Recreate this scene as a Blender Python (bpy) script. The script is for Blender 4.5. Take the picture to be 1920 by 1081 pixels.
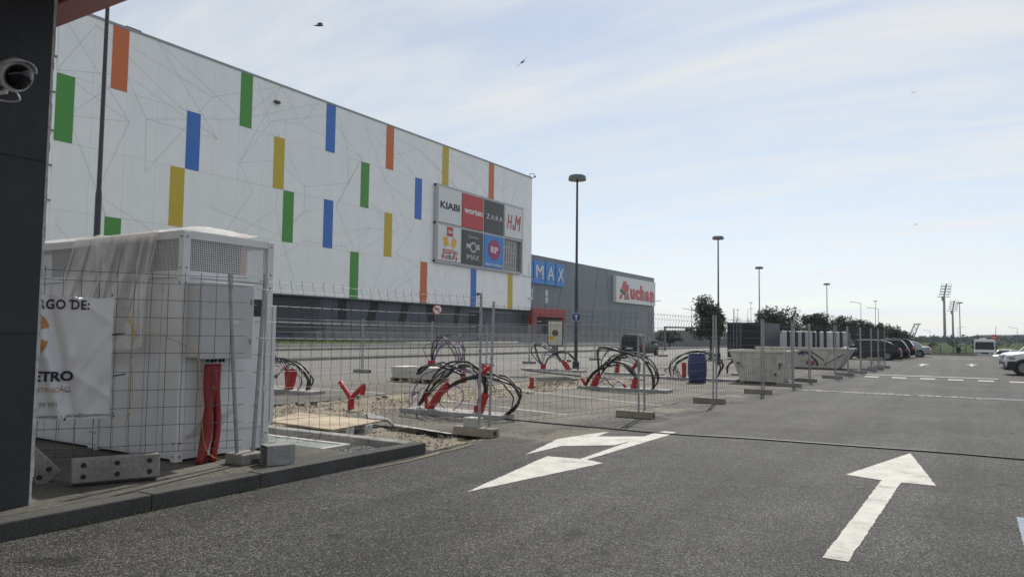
import bpy, math, random
import numpy as np
from mathutils import Vector, Matrix
from mathutils.geometry import tessellate_polygon
random.seed(7); RNG = np.random.default_rng(7)
for o in list(bpy.data.objects): bpy.data.objects.remove(o)
SC = bpy.context.scene
COL = SC.collection
R = math.radians

# ---------------------------------------------------------------- camera
# world: +Y runs along the car-park lane, +X to its right, Z up, camera over the origin
F = 1400.; CX, CY = 960., 540.5; CAMZ = 1.55
def _n(v): return v/np.linalg.norm(v)
_v1 = np.array([1821-CX, -(637-CY), -F]); _h = np.array([0, -(637-(1821-CX)*.013-CY), -F])
_Y = _n(_v1); _U = _n(np.cross(_Y, _h)); _U = _U if _U[1] > 0 else -_U
ROT = np.array([np.cross(_Y, _U), _Y, _U]); CAM = np.array([0, 0, CAMZ])
cd = bpy.data.cameras.new('camera'); cam = bpy.data.objects.new('camera', cd); COL.objects.link(cam)
cd.sensor_fit = 'HORIZONTAL'; cd.sensor_width = 36; cd.lens = F/1920*36; cd.clip_start = .05; cd.clip_end = 6000
m4 = Matrix.Identity(4)
for i in range(3):
    for j in range(3): m4[i][j] = ROT[i][j]
m4.translation = Vector(CAM); cam.matrix_world = m4
SC.camera = cam
# a photo pixel gives a direction; distance comes from the ground / wall it touches
def ray(x, y): return ROT@np.array([x-CX, -(y-CY), -F])
def G(x, y, z=0.): r = ray(x, y); return CAM+r*(z-CAMZ)/r[2]
def PX(x, y, X): r = ray(x, y); return CAM+r*X/r[0]
def PY(x, y, Y): r = ray(x, y); return CAM+r*Y/r[1]
def PD(x, y, d): r = ray(x, y); return CAM+r*d/F

# ---------------------------------------------------------------- sky, sun, exposure
SUN_AZ, SUN_EL = math.atan2(-.22, 1.), R(47)
W = bpy.data.worlds.new('World'); SC.world = W; W.use_nodes = True
nt = W.node_tree; nt.nodes.clear()
def N(t, tp, **kw):
    n = t.nodes.new(tp)
    for k, v in kw.items():
        if k == 'inp':
            for a, b in v.items(): n.inputs[a].default_value = b
        else: setattr(n, k, v)
    return n
out = N(nt, 'ShaderNodeOutputWorld'); bg = N(nt, 'ShaderNodeBackground'); bg.inputs[1].default_value = .115
sky = N(nt, 'ShaderNodeTexSky', sky_type='NISHITA', sun_disc=False, sun_elevation=SUN_EL, sun_rotation=SUN_AZ, altitude=10, air_density=1.0, dust_density=.35, ozone_density=2.2)
tc = N(nt, 'ShaderNodeTexCoord'); sep = N(nt, 'ShaderNodeSeparateXYZ'); nt.links.new(tc.outputs['Generated'], sep.inputs[0])
za = N(nt, 'ShaderNodeMath', operation='ADD', inp={1: .22}); nt.links.new(sep.outputs[2], za.inputs[0])
dx = N(nt, 'ShaderNodeMath', operation='DIVIDE'); dy = N(nt, 'ShaderNodeMath', operation='DIVIDE')
nt.links.new(sep.outputs[0], dx.inputs[0]); nt.links.new(za.outputs[0], dx.inputs[1])
nt.links.new(sep.outputs[1], dy.inputs[0]); nt.links.new(za.outputs[0], dy.inputs[1])
cmb = N(nt, 'ShaderNodeCombineXYZ'); nt.links.new(dx.outputs[0], cmb.inputs[0]); nt.links.new(dy.outputs[0], cmb.inputs[1])
def cloud(rot, scale, detail, lo, hi, loc=(0, 0, 0), dist=.35):
    mp = N(nt, 'ShaderNodeMapping'); mp.inputs['Rotation'].default_value = (0, 0, R(rot)); mp.inputs['Scale'].default_value = scale; mp.inputs['Location'].default_value = loc
    nt.links.new(cmb.outputs[0], mp.inputs[0])
    nz = N(nt, 'ShaderNodeTexNoise', inp={'Scale': 1., 'Detail': detail, 'Roughness': .58, 'Distortion': dist}); nt.links.new(mp.outputs[0], nz.inputs['Vector'])
    rp = N(nt, 'ShaderNodeValToRGB'); rp.color_ramp.elements[0].position = lo; rp.color_ramp.elements[1].position = hi
    nt.links.new(nz.outputs[0], rp.inputs[0]); return rp
c1 = cloud(-24, (.55, 2.6, 1), 9, .38, .68, (3.1, 1.7, 0)); c2 = cloud(-12, (1.6, 5.5, 1), 8, .42, .8, (.4, 5.2, 0), .8)
mx = N(nt, 'ShaderNodeMath', operation='MULTIPLY_ADD', inp={1: .45, 2: 0.}); nt.links.new(c2.outputs[0], mx.inputs[0])
ad = N(nt, 'ShaderNodeMath', operation='MULTIPLY_ADD', inp={1: .55}); nt.links.new(c1.outputs[0], ad.inputs[0]); nt.links.new(mx.outputs[0], ad.inputs[2])
vl = N(nt, 'ShaderNodeMath', operation='MULTIPLY_ADD', inp={1: .75, 2: .48}); vl.use_clamp = True; nt.links.new(ad.outputs[0], vl.inputs[0])
# thin cirrus veil over the whole dome: keeps the sky's own brightness, washed to white
bw = N(nt, 'ShaderNodeRGBToBW'); nt.links.new(sky.outputs[0], bw.inputs[0])
vm = N(nt, 'ShaderNodeMath', operation='MULTIPLY_ADD', inp={1: .3, 2: 5.5}); nt.links.new(bw.outputs[0], vm.inputs[0])
vcol = N(nt, 'ShaderNodeVectorMath', operation='SCALE'); vcol.inputs[0].default_value = (.965, 1.0, 1.035); nt.links.new(vm.outputs[0], vcol.inputs['Scale'])
mixc = N(nt, 'ShaderNodeMix', data_type='RGBA'); nt.links.new(vl.outputs[0], mixc.inputs[0]); nt.links.new(sky.outputs[0], mixc.inputs[6]); nt.links.new(vcol.outputs[0], mixc.inputs[7])
nt.links.new(mixc.outputs[2], bg.inputs[0]); nt.links.new(bg.outputs[0], out.inputs[0])
sl = bpy.data.lights.new('sun', 'SUN'); sl.energy = 4.6; sl.angle = R(.6); sl.color = (1, .955, .88)
so = bpy.data.objects.new('sun', sl); COL.objects.link(so); so.location = (0, 0, 60)
sd = Vector((math.sin(SUN_AZ)*math.cos(SUN_EL), math.cos(SUN_AZ)*math.cos(SUN_EL), math.sin(SUN_EL)))
so.rotation_euler = sd.to_track_quat('Z', 'Y').to_euler()
vs = SC.view_settings; vs.view_transform = 'Standard'; vs.look = 'None'; vs.exposure = 0.; vs.gamma = 1; vs.use_curve_mapping = False

# ---------------------------------------------------------------- materials
MATS = {}
def M(name, col, rough=.6, metal=0., var=.12, vs=6., bump=0., bs=60., spec=.5, dirt=0., dcol=(.12, .1, .08), ds=1.5, coat=0., stretch=1.):
    if name in MATS: return MATS[name]
    m = bpy.data.materials.new(name); m.use_nodes = True; t = m.node_tree; b = t.nodes['Principled BSDF']
    b.inputs['Roughness'].default_value = rough; b.inputs['Metallic'].default_value = metal; b.inputs['Specular IOR Level'].default_value = spec
    b.inputs['Coat Weight'].default_value = coat
    tc = N(t, 'ShaderNodeTexCoord')
    nz = N(t, 'ShaderNodeTexNoise', inp={'Scale': vs, 'Detail': 6., 'Roughness': .6}); t.links.new(tc.outputs['Object'], nz.inputs['Vector'])
    mr = N(t, 'ShaderNodeMapRange', inp={3: 1-var, 4: 1+var}); mr.inputs[1].default_value = .3; mr.inputs[2].default_value = .7; t.links.new(nz.outputs[0], mr.inputs[0])
    sc = N(t, 'ShaderNodeVectorMath', operation='SCALE'); sc.inputs[0].default_value = col[:3]; t.links.new(mr.outputs[0], sc.inputs['Scale'])
    last = sc.outputs[0]
    if dirt:
        n2 = N(t, 'ShaderNodeTexNoise', inp={'Scale': ds, 'Detail': 8., 'Roughness': .7}); mpn = N(t, 'ShaderNodeMapping'); mpn.inputs['Scale'].default_value = (1, 1, stretch); t.links.new(tc.outputs['Object'], mpn.inputs[0]); t.links.new(mpn.outputs[0], n2.inputs['Vector'])
        rp = N(t, 'ShaderNodeMapRange', inp={1: .48, 2: .72, 3: 0., 4: dirt}); t.links.new(n2.outputs[0], rp.inputs[0])
        mi = N(t, 'ShaderNodeMix', data_type='RGBA'); mi.inputs[7].default_value = (*dcol, 1); t.links.new(rp.outputs[0], mi.inputs[0]); t.links.new(last, mi.inputs[6]); last = mi.outputs[2]
    t.links.new(last, b.inputs['Base Color'])
    if bump:
        n3 = N(t, 'ShaderNodeTexNoise', inp={'Scale': bs, 'Detail': 4.}); t.links.new(tc.outputs['Object'], n3.inputs['Vector'])
        bp = N(t, 'ShaderNodeBump', inp={'Strength': min(1, bump), 'Distance': .01}); t.links.new(n3.outputs[0], bp.inputs['Height']); t.links.new(bp.outputs[0], b.inputs['Normal'])
    MATS[name] = m; return m
def ramp(t, src, stops):
    rp = N(t, 'ShaderNodeValToRGB'); e = rp.color_ramp.elements
    while len(e) < len(stops): e.new(.5)
    for k, (p, c) in zip(e, stops): k.position = p; k.color = (*c, 1)
    t.links.new(src, rp.inputs[0]); return rp.outputs[0]
def asphalt_mat():
    m = bpy.data.materials.new('asphalt'); m.use_nodes = True; t = m.node_tree; b = t.nodes['Principled BSDF']
    g = N(t, 'ShaderNodeNewGeometry'); P = g.outputs['Position']
    v = N(t, 'ShaderNodeTexVoronoi', inp={'Scale': 125., 'Randomness': 1.}); t.links.new(P, v.inputs['Vector'])
    sp = N(t, 'ShaderNodeSeparateColor'); t.links.new(v.outputs['Color'], sp.inputs[0])
    agg = ramp(t, sp.outputs[0], [(0, (.008, .008, .008)), (.45, (.029, .0284, .0276)), (.8, (.062, .0607, .0583)), (1, (.19, .185, .177))])
    n1 = N(t, 'ShaderNodeTexNoise', inp={'Scale': .55, 'Detail': 8., 'Roughness': .62}); t.links.new(P, n1.inputs['Vector'])
    mr = N(t, 'ShaderNodeMapRange', inp={1: .3, 2: .7, 3: .7, 4: 1.3}); t.links.new(n1.outputs[0], mr.inputs[0])
    n5 = N(t, 'ShaderNodeTexNoise', inp={'Scale': 9., 'Detail': 5., 'Roughness': .7}); t.links.new(P, n5.inputs['Vector'])
    mr5 = N(t, 'ShaderNodeMapRange', inp={1: .3, 2: .7, 3: .8, 4: 1.2}); t.links.new(n5.outputs[0], mr5.inputs[0])
    mm = N(t, 'ShaderNodeMath', operation='MULTIPLY'); t.links.new(mr.outputs[0], mm.inputs[0]); t.links.new(mr5.outputs[0], mm.inputs[1])
    # tyre-polished bands along the lane, oil drips, old patch repairs
    mpt = N(t, 'ShaderNodeMapping'); mpt.inputs['Scale'].default_value = (1.5, .05, 1); t.links.new(P, mpt.inputs[0])
    nt_ = N(t, 'ShaderNodeTexNoise', inp={'Scale': 1., 'Detail': 5., 'Roughness': .55}); t.links.new(mpt.outputs[0], nt_.inputs['Vector'])
    mrt = N(t, 'ShaderNodeMapRange', inp={1: .35, 2: .65, 3: .8, 4: 1.25}); t.links.new(nt_.outputs[0], mrt.inputs[0])
    no = N(t, 'ShaderNodeTexNoise', inp={'Scale': 1.6, 'Detail': 3., 'Roughness': .5}); t.links.new(P, no.inputs['Vector'])
    mro = N(t, 'ShaderNodeMapRange', inp={1: .66, 2: .72, 3: 1., 4: .55}); t.links.new(no.outputs[0], mro.inputs[0])
    vc = N(t, 'ShaderNodeTexVoronoi', feature='DISTANCE_TO_EDGE', inp={'Scale': .32}); npd = N(t, 'ShaderNodeTexNoise', inp={'Scale': 1.8, 'Detail': 6.}); t.links.new(P, npd.inputs['Vector'])
    vad = N(t, 'ShaderNodeMix', data_type='RGBA', blend_type='ADD'); vad.inputs[0].default_value = .7; t.links.new(P, vad.inputs[6]); t.links.new(npd.outputs['Color'], vad.inputs[7]); t.links.new(vad.outputs[2], vc.inputs['Vector'])
    mrc = N(t, 'ShaderNodeMapRange', inp={1: .0, 2: .006, 3: .5, 4: 1.}); t.links.new(vc.outputs['Distance'], mrc.inputs[0])
    prod = mm.outputs[0]
    for q in (mrt, mro, mrc):
        z_ = N(t, 'ShaderNodeMath', operation='MULTIPLY'); t.links.new(prod, z_.inputs[0]); t.links.new(q.outputs[0], z_.inputs[1]); prod = z_.outputs[0]
    sc = N(t, 'ShaderNodeVectorMath', operation='SCALE'); t.links.new(agg, sc.inputs[0]); t.links.new(prod, sc.inputs['Scale'])
    # sand and cement dust trodden over the works area and spilled along the fence line
    s = N(t, 'ShaderNodeSeparateXYZ'); t.links.new(P, s.inputs[0])
    n2 = N(t, 'ShaderNodeTexNoise', inp={'Scale': .8, 'Detail': 9., 'Roughness': .66}); t.links.new(P, n2.inputs['Vector'])
    def rng(src, a, bb, lo=0., hi=1.):
        q = N(t, 'ShaderNodeMapRange', interpolation_type='SMOOTHSTEP', inp={1: a, 2: bb, 3: lo, 4: hi}); t.links.new(src, q.inputs[0]); return q.outputs[0]
    def mul(a, bb):
        q = N(t, 'ShaderNodeMath', operation='MULTIPLY'); t.links.new(a, q.inputs[0]); t.links.new(bb, q.inputs[1]); return q.outputs[0]
    site = mul(rng(s.outputs[0], -5.2, -6.4), rng(s.outputs[1], 8.6, 10.))
    line = mul(mul(rng(s.outputs[0], -4.2, -5.2), rng(s.outputs[0], -7.2, -6.2)), mul(rng(s.outputs[1], 8.4, 9.4), rng(s.outputs[1], 34, 26)))
    d1 = mul(site, rng(n2.outputs[0], .34, .66, .2, .85)); d2 = mul(line, rng(n2.outputs[0], .43, .6, 0., .85))
    mxx = N(t, 'ShaderNodeMath', operation='MAXIMUM'); t.links.new(d1, mxx.inputs[0]); t.links.new(d2, mxx.inputs[1])
    mi = N(t, 'ShaderNodeMix', data_type='RGBA'); mi.inputs[7].default_value = (.16, .143, .115, 1); t.links.new(mxx.outputs[0], mi.inputs[0]); t.links.new(sc.outputs[0], mi.inputs[6])
    # the old access road on the mall side is worn to pale grey
    old = rng(s.outputs[0], -11., -21., 0., .7)
    m2 = N(t, 'ShaderNodeMix', data_type='RGBA'); m2.inputs[7].default_value = (.19, .185, .175, 1); t.links.new(old, m2.inputs[0]); t.links.new(mi.outputs[2], m2.inputs[6])
    t.links.new(m2.outputs[2], b.inputs['Base Color'])
    b.inputs['Roughness'].default_value = .7; b.inputs['Specular IOR Level'].default_value = .11
    bp = N(t, 'ShaderNodeBump', inp={'Strength': .55, 'Distance': .006}); t.links.new(v.outputs['Distance'], bp.inputs['Height']); bp.invert = True; t.links.new(bp.outputs[0], b.inputs['Normal'])
    return m
ASPH = asphalt_mat()
def grain(name, stops, scale=40., big=1.2, bump=.6, rough=.85, dist=.01, var=.3):
    m = bpy.data.materials.new(name); m.use_nodes = True; t = m.node_tree; b = t.nodes['Principled BSDF']; b.inputs['Roughness'].default_value = rough; b.inputs['Specular IOR Level'].default_value = .3
    P = N(t, 'ShaderNodeNewGeometry').outputs['Position']
    n = N(t, 'ShaderNodeTexNoise', inp={'Scale': scale, 'Detail': 7., 'Roughness': .72}); t.links.new(P, n.inputs['Vector'])
    c = ramp(t, n.outputs[0], stops)
    n2 = N(t, 'ShaderNodeTexNoise', inp={'Scale': big, 'Detail': 5.}); t.links.new(P, n2.inputs['Vector'])
    mr = N(t, 'ShaderNodeMapRange', inp={1: .3, 2: .7, 3: 1-var, 4: 1+var}); t.links.new(n2.outputs[0], mr.inputs[0])
    sc = N(t, 'ShaderNodeVectorMath', operation='SCALE'); t.links.new(c, sc.inputs[0]); t.links.new(mr.outputs[0], sc.inputs['Scale']); t.links.new(sc.outputs[0], b.inputs['Base Color'])
    bp = N(t, 'ShaderNodeBump', inp={'Strength': bump, 'Distance': dist}); t.links.new(n.outputs[0], bp.inputs['Height']); t.links.new(bp.outputs[0], b.inputs['Normal'])
    return m
EARTH = grain('earth', [(.3, (.09, .075, .055)), (.5, (.2, .17, .125)), (.7, (.34, .3, .235))], 22., 1., 1., dist=.03)
GRAVEL = grain('gravel', [(.3, (.1, .1, .1)), (.55, (.25, .245, .235)), (.75, (.42, .41, .4))], 30., 1.)
RUBBLE = grain('sandy_rubble', [(.3, (.12, .1, .075)), (.55, (.25, .215, .165)), (.75, (.38, .34, .28))], 12., 1.)
CONC = grain('concrete', [(.3, (.15, .145, .135)), (.55, (.235, .225, .21)), (.75, (.31, .3, .28))], 30., 2.5, .35, var=.22)
CONCL = grain('pale_concrete', [(.3, (.33, .32, .3)), (.55, (.44, .43, .41)), (.75, (.52, .51, .49))], 26., 2., .25, var=.15)
CONCD = grain('kerb_granite', [(.3, (.035, .035, .034)), (.5, (.065, .064, .061)), (.72, (.115, .112, .106))], 60., 1.3, .3, var=.28)
PAVE = grain('pavement_cement', [(.3, (.05, .047, .04)), (.55, (.1, .094, .08)), (.75, (.17, .16, .135))], 18., .9, .4, var=.4)
SLABG = grain('footing_concrete', [(.3, (.22, .215, .2)), (.55, (.31, .3, .285)), (.75, (.39, .38, .36))], 22., 2., .25, var=.2)
BRICKB = grain('tan_block', [(.3, (.17, .145, .115)), (.55, (.255, .22, .18)), (.75, (.33, .29, .24))], 45., 3., .4, var=.2)
GRASS = grain('grass_soil', [(.3, (.035, .055, .012)), (.5, (.075, .105, .022)), (.7, (.13, .15, .045))], 8., .15, .8, var=.35, dist=.05)
FIELD = grain('field_grass', [(.3, (.016, .03, .007)), (.5, (.032, .055, .012)), (.7, (.06, .078, .022))], 1.5, .06, .5, var=.4, dist=.05)
HILL = grain('hill_scrub', [(.3, (.018, .024, .022)), (.5, (.028, .036, .03)), (.7, (.045, .052, .042))], .12, .02, 1., var=.4, dist=1.)
def paint_mat():
    m = bpy.data.materials.new('road_paint'); m.use_nodes = True; t = m.node_tree; b = t.nodes['Principled BSDF']; b.inputs['Roughness'].default_value = .75; b.inputs['Specular IOR Level'].default_value = .2
    P = N(t, 'ShaderNodeNewGeometry').outputs['Position']; a = N(t, 'ShaderNodeTexNoise', inp={'Scale': 90., 'Detail': 5., 'Roughness': .7}); c = N(t, 'ShaderNodeTexNoise', inp={'Scale': 3.2, 'Detail': 7., 'Roughness': .65}); t.links.new(P, a.inputs['Vector']); t.links.new(P, c.inputs['Vector'])
    m1 = N(t, 'ShaderNodeMath', operation='MULTIPLY_ADD', inp={1: .55}); m0 = N(t, 'ShaderNodeMath', operation='MULTIPLY', inp={1: .45}); t.links.new(c.outputs[0], m0.inputs[0]); t.links.new(a.outputs[0], m1.inputs[0]); t.links.new(m0.outputs[0], m1.inputs[2])
    t.links.new(ramp(t, m1.outputs[0], [(.36, (.05, .05, .047)), (.42, (.36, .35, .32)), (.52, (.5, .49, .45)), (.66, (.57, .56, .52))]), b.inputs['Base Color'])
    bp = N(t, 'ShaderNodeBump', inp={'Strength': .5, 'Distance': .006}); t.links.new(a.outputs[0], bp.inputs['Height']); t.links.new(bp.outputs[0], b.inputs['Normal']); return m
for m_ in (FIELD, HILL, GRASS): m_.node_tree.nodes['Principled BSDF'].inputs['Specular IOR Level'].default_value = .02
PAINT = paint_mat()
OLDPAINT = grain('worn_paint', [(.36, (.14, .14, .13)), (.5, (.38, .375, .35)), (.75, (.5, .49, .46))], 14., 1.2, .3, var=.2)
WOOD = grain('plywood', [(.3, (.2, .155, .105)), (.5, (.36, .285, .2)), (.75, (.45, .37, .27))], 5., 1.5, .2, .7, var=.25)
PILLAR = M('grey_pillar_paint', (.028, .03, .034), .6, var=.2, vs=3, bump=.25, bs=25, dirt=.5, dcol=(.012, .012, .014), ds=4)
SUNPLASTER = M('sunlit_chipped_plaster', (.5, .49, .46), .8, var=.3, vs=20, bump=.6, bs=30)  # pale chipped edge, the sun on the pillar's corner put into its colour
REDSOF = M('red_canopy_panel', (.25, .03, .028), .42, var=.15, vs=2)
WHITE = M('white_metal', (.66, .67, .68), .38, var=.05, vs=2, dirt=.25, dcol=(.3, .28, .25), ds=2.5)
WHITEC = M('white_cladding', (.86, .865, .87), .42, var=.03, vs=.5, dirt=.16, dcol=(.6, .6, .58), ds=1.1, stretch=.07)
LINE = M('facade_groove', (.55, .56, .57), .6)
BACK = M('dark_backing', (.06, .062, .066), .8)
PANC = {'g': M('green_panel', (.05, .27, .03), .42, var=.06), 'o': M('orange_panel', (.56, .13, .025), .42, var=.06), 'b': M('blue_panel', (.02, .14, .5), .42, var=.06), 'y': M('yellow_panel', (.53, .38, .012), .42, var=.06)}
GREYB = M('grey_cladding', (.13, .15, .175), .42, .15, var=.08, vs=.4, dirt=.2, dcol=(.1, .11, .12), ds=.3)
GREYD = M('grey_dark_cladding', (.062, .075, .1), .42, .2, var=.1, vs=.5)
BLACK = M('black_opening', (.008, .008, .009), .7)
BLKP = M('black_plastic', (.012, .012, .013), .38, var=.2)
CABLE = M('black_cable', (.012, .012, .013), .42, var=.3, dirt=.4, dcol=(.05, .045, .04), ds=6)
PURP = M('purple_cable', (.2, .11, .3), .4, var=.1)
REDP = M('red_conduit', (.36, .01, .012), .42, var=.12, vs=14, bump=.15, bs=90, dirt=.3, dcol=(.3, .1, .07), ds=9)
GALV = M('galvanised_steel', (.3, .31, .32), .42, .65, var=.2, vs=14)
WIRE = M('dark_wire', (.06, .063, .066), .5, .25, var=.2)
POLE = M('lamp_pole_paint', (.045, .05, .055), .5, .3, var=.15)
SIGNW = M('sign_white', (.66, .67, .68), .4, var=.03)
SIGNR = M('sign_red', (.48, .022, .03), .4, var=.04)
SIGNK = M('sign_black', (.03, .032, .036), .4, var=.05)
SIGNB = M('sign_blue', (.02, .2, .58), .4, var=.04)
SIGNM = M('sign_maroon', (.33, .012, .1), .4, var=.04)
SIGNY = M('sign_yellow', (.72, .42, .02), .45, var=.04)
SIGNG = M('sign_green', (.01, .1, .03), .5)
SIGNO = M('sign_orange', (.75, .27, .02), .45)
NAVY = M('ink_navy', (.012, .014, .035), .6)
INKO = M('ink_ochre', (.42, .2, .06), .6)
INKG = M('ink_grey', (.18, .16, .14), .6)
BANNER = M('banner_vinyl', (.58, .585, .62), .38, var=.04, bump=.12, bs=8)
BLUEPL = M('blue_plastic', (.016, .03, .12), .36, var=.15, dirt=.25, dcol=(.06, .07, .12), ds=5)
BLUER = M('faded_blue_paint', (.17, .21, .27), .75, var=.25, vs=30)
SKIP = M('skip_paint', (.64, .61, .53), .55, var=.12, dirt=.55, dcol=(.2, .16, .12), ds=2.2, bump=.15, bs=20)
RUST = M('rust', (.2, .075, .035), .8, var=.35, vs=12, bump=.4)
CONTB = M('container_blue', (.022, .03, .05), .5, var=.15, dirt=.3, ds=2)
TILE = M('cream_slab', (.5, .48, .42), .7, var=.12, vs=8, bump=.2)
PALLET = M('pallet_wood', (.3, .22, .14), .8, var=.3, vs=20, bump=.3)
YROPE = M('yellow_rope', (.36, .26, .06), .7, var=.15)
BARK = M('bark', (.09, .07, .05), .9, var=.3, vs=10, bump=.8, bs=20)
GLASS = M('tinted_glass', (.008, .009, .011), .08, var=.05, spec=.35)
TYRE = M('tyre_rubber', (.014, .014, .015), .8, var=.2)
RIM = M('alloy_rim', (.2, .205, .21), .35, .3)
HEADL = M('headlamp', (.3, .31, .33), .12, .2, spec=.6)
TAILL = M('tail_lamp', (.3, .012, .012), .15)
PLATE = M('number_plate', (.6, .6, .58), .5)
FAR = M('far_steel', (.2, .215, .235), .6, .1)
FARB = M('far_blue_cladding', (.07, .1, .15), .6, var=.1)
SLATE = M('far_concrete', (.22, .22, .225), .8, var=.2, vs=.6)
def leafmat(name, c):
    m = bpy.data.materials.new(name); m.use_nodes = True; t = m.node_tree; b = t.nodes['Principled BSDF']; b.inputs['Roughness'].default_value = .62
    oi = N(t, 'ShaderNodeNewGeometry'); rp = ramp(t, oi.outputs['Random Per Island'], [(0, tuple(x*.5 for x in c)), (.6, c), (1, tuple(x*1.9 for x in c))])
    t.links.new(rp, b.inputs['Base Color']); return m
LEAF = leafmat('magnolia_leaf', (.022, .036, .014)); LEAF2 = leafmat('round_crown_leaf', (.02, .034, .012)); TWIG = M('bare_twig', (.13, .11, .1), .9)
HILLF = leafmat('far_tree_leaf', (.035, .045, .028)); HILLF.node_tree.nodes['Principled BSDF'].inputs['Roughness'].default_value = .9; HILLF.node_tree.nodes['Principled BSDF'].inputs['Specular IOR Level'].default_value = .1; GBLADE = leafmat('grass_blade', (.075, .11, .022))
def plastic():
    m = bpy.data.materials.new('clear_plastic_sheet'); m.use_nodes = True; t = m.node_tree; t.nodes.clear()
    o = N(t, 'ShaderNodeOutputMaterial'); tr = N(t, 'ShaderNodeBsdfTransparent', inp={0: (.93, .92, .9, 1)}); tl = N(t, 'ShaderNodeBsdfTranslucent', inp={0: (.86, .85, .82, 1)}); df = N(t, 'ShaderNodeBsdfDiffuse', inp={0: (.76, .75, .72, 1)}); gl = N(t, 'ShaderNodeBsdfGlossy', inp={0: (1, 1, 1, 1), 'Roughness': .16})
    a = N(t, 'ShaderNodeMixShader', inp={0: .5}); t.links.new(tl.outputs[0], a.inputs[1]); t.links.new(df.outputs[0], a.inputs[2])
    c = N(t, 'ShaderNodeMixShader', inp={0: .16}); t.links.new(a.outputs[0], c.inputs[1]); t.links.new(gl.outputs[0], c.inputs[2])
    tcn = N(t, 'ShaderNodeTexCoord'); nz = N(t, 'ShaderNodeTexNoise', inp={'Scale': 3.5, 'Detail': 4.}); t.links.new(tcn.outputs['Object'], nz.inputs['Vector'])
    mr = N(t, 'ShaderNodeMapRange', inp={1: .3, 2: .7, 3: .34, 4: .68}); t.links.new(nz.outputs[0], mr.inputs[0])
    e = N(t, 'ShaderNodeMixShader'); t.links.new(mr.outputs[0], e.inputs[0]); t.links.new(tr.outputs[0], e.inputs[1]); t.links.new(c.outputs[0], e.inputs[2]); t.links.new(e.outputs[0], o.inputs[0])
    return m
PLAST = plastic()

# ---------------------------------------------------------------- mesh helpers
class MB:
    def __init__(s): s.v = []; s.f = []
    def add(s, vs, fs):
        b = len(s.v); s.v += [tuple(map(float, p)) for p in vs]; s.f += [tuple(i+b for i in f) for f in fs]; return s
    def box(s, x0, x1, y0, y1, z0, z1):
        return s.add([(x0, y0, z0), (x1, y0, z0), (x1, y1, z0), (x0, y1, z0), (x0, y0, z1), (x1, y0, z1), (x1, y1, z1), (x0, y1, z1)],
                     [(0, 3, 2, 1), (4, 5, 6, 7), (0, 1, 5, 4), (1, 2, 6, 5), (2, 3, 7, 6), (3, 0, 4, 7)])
    def obox(s, c, u, v, w, a, b, d):
        c, u, v, w = map(np.array, (c, u, v, w)); p = []
        for k in (-1, 1):
            for i, j in ((-1, -1), (1, -1), (1, 1), (-1, 1)): p.append(c+u*i*a/2+v*j*b/2+w*k*d/2)
        return s.add(p, [(0, 3, 2, 1), (4, 5, 6, 7), (0, 1, 5, 4), (1, 2, 6, 5), (2, 3, 7, 6), (3, 0, 4, 7)])
    def beam(s, p, q, a, b=None, up=(0, 0, 1)):
        p, q = np.array(p, float), np.array(q, float); d = q-p; L = np.linalg.norm(d)
        if L < 1e-6: return s
        d /= L; u = np.cross(d, up)
        if np.linalg.norm(u) < 1e-3: u = np.cross(d, (1, 0, 0))
        u /= np.linalg.norm(u); w = np.cross(u, d)
        return s.obox((p+q)/2, u, w, d, a, b or a, L)
    def tube(s, pts, r, n=8, cap=True):
        P = [np.array(p, float) for p in pts]; k = len(P); rr = r if hasattr(r, '__len__') else [r]*k
        T = [_n(P[min(i+1, k-1)]-P[max(i-1, 0)]+1e-9) for i in range(k)]
        u = np.cross(T[0], (0, 0, 1)); u = np.cross(T[0], (1, 0, 0)) if np.linalg.norm(u) < .1 else u; u = _n(u)
        vs = []
        for i in range(k):
            u = _n(u-T[i]*np.dot(u, T[i])); w = np.cross(T[i], u)
            for j in range(n): a = 2*math.pi*j/n; vs.append(P[i]+rr[i]*(math.cos(a)*u+math.sin(a)*w))
        fs = [(i*n+j, i*n+(j+1) % n, (i+1)*n+(j+1) % n, (i+1)*n+j) for i in range(k-1) for j in range(n)]
        if cap: fs += [tuple(range(n))[::-1], tuple((k-1)*n+j for j in range(n))]
        return s.add(vs, fs)
    def lathe(s, prof, c=(0, 0, 0), n=24, ax=None, cap=True):
        c = np.array(c, float); w = _n(np.array((0, 0, 1.) if ax is None else ax, float)); u = np.cross(w, (0, 1, 0)); u = np.cross(w, (1, 0, 0)) if np.linalg.norm(u) < .1 else u; u = _n(u); v = np.cross(w, u)
        vs = [c+w*h+r*(math.cos(2*math.pi*j/n)*u+math.sin(2*math.pi*j/n)*v) for r, h in prof for j in range(n)]
        k = len(prof); fs = [(i*n+j, i*n+(j+1) % n, (i+1)*n+(j+1) % n, (i+1)*n+j) for i in range(k-1) for j in range(n)]
        if cap: fs += [tuple(range(n))[::-1], tuple((k-1)*n+j for j in range(n))]
        return s.add(vs, fs)
    def prism(s, poly, off):
        k = len(poly); o = np.array(off, float); P = [np.array(p, float) for p in poly]
        return s.add(P+[p+o for p in P], [tuple(range(k))[::-1], tuple(range(k, 2*k))]+[(i, (i+1) % k, k+(i+1) % k, k+i) for i in range(k)])
    def quad(s, a, b, c, d): return s.add([a, b, c, d], [(0, 1, 2, 3)])
    def mesh(s, name, org=(0, 0, 0), smooth=False):
        me = bpy.data.meshes.new(name); o = np.array(org, float)
        me.from_pydata([tuple(np.array(p)-o) for p in s.v], [], s.f); me.validate()
        if smooth: me.polygons.foreach_set('use_smooth', [True]*len(me.polygons))
        me.update(); return me
LABELS = {}
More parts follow.
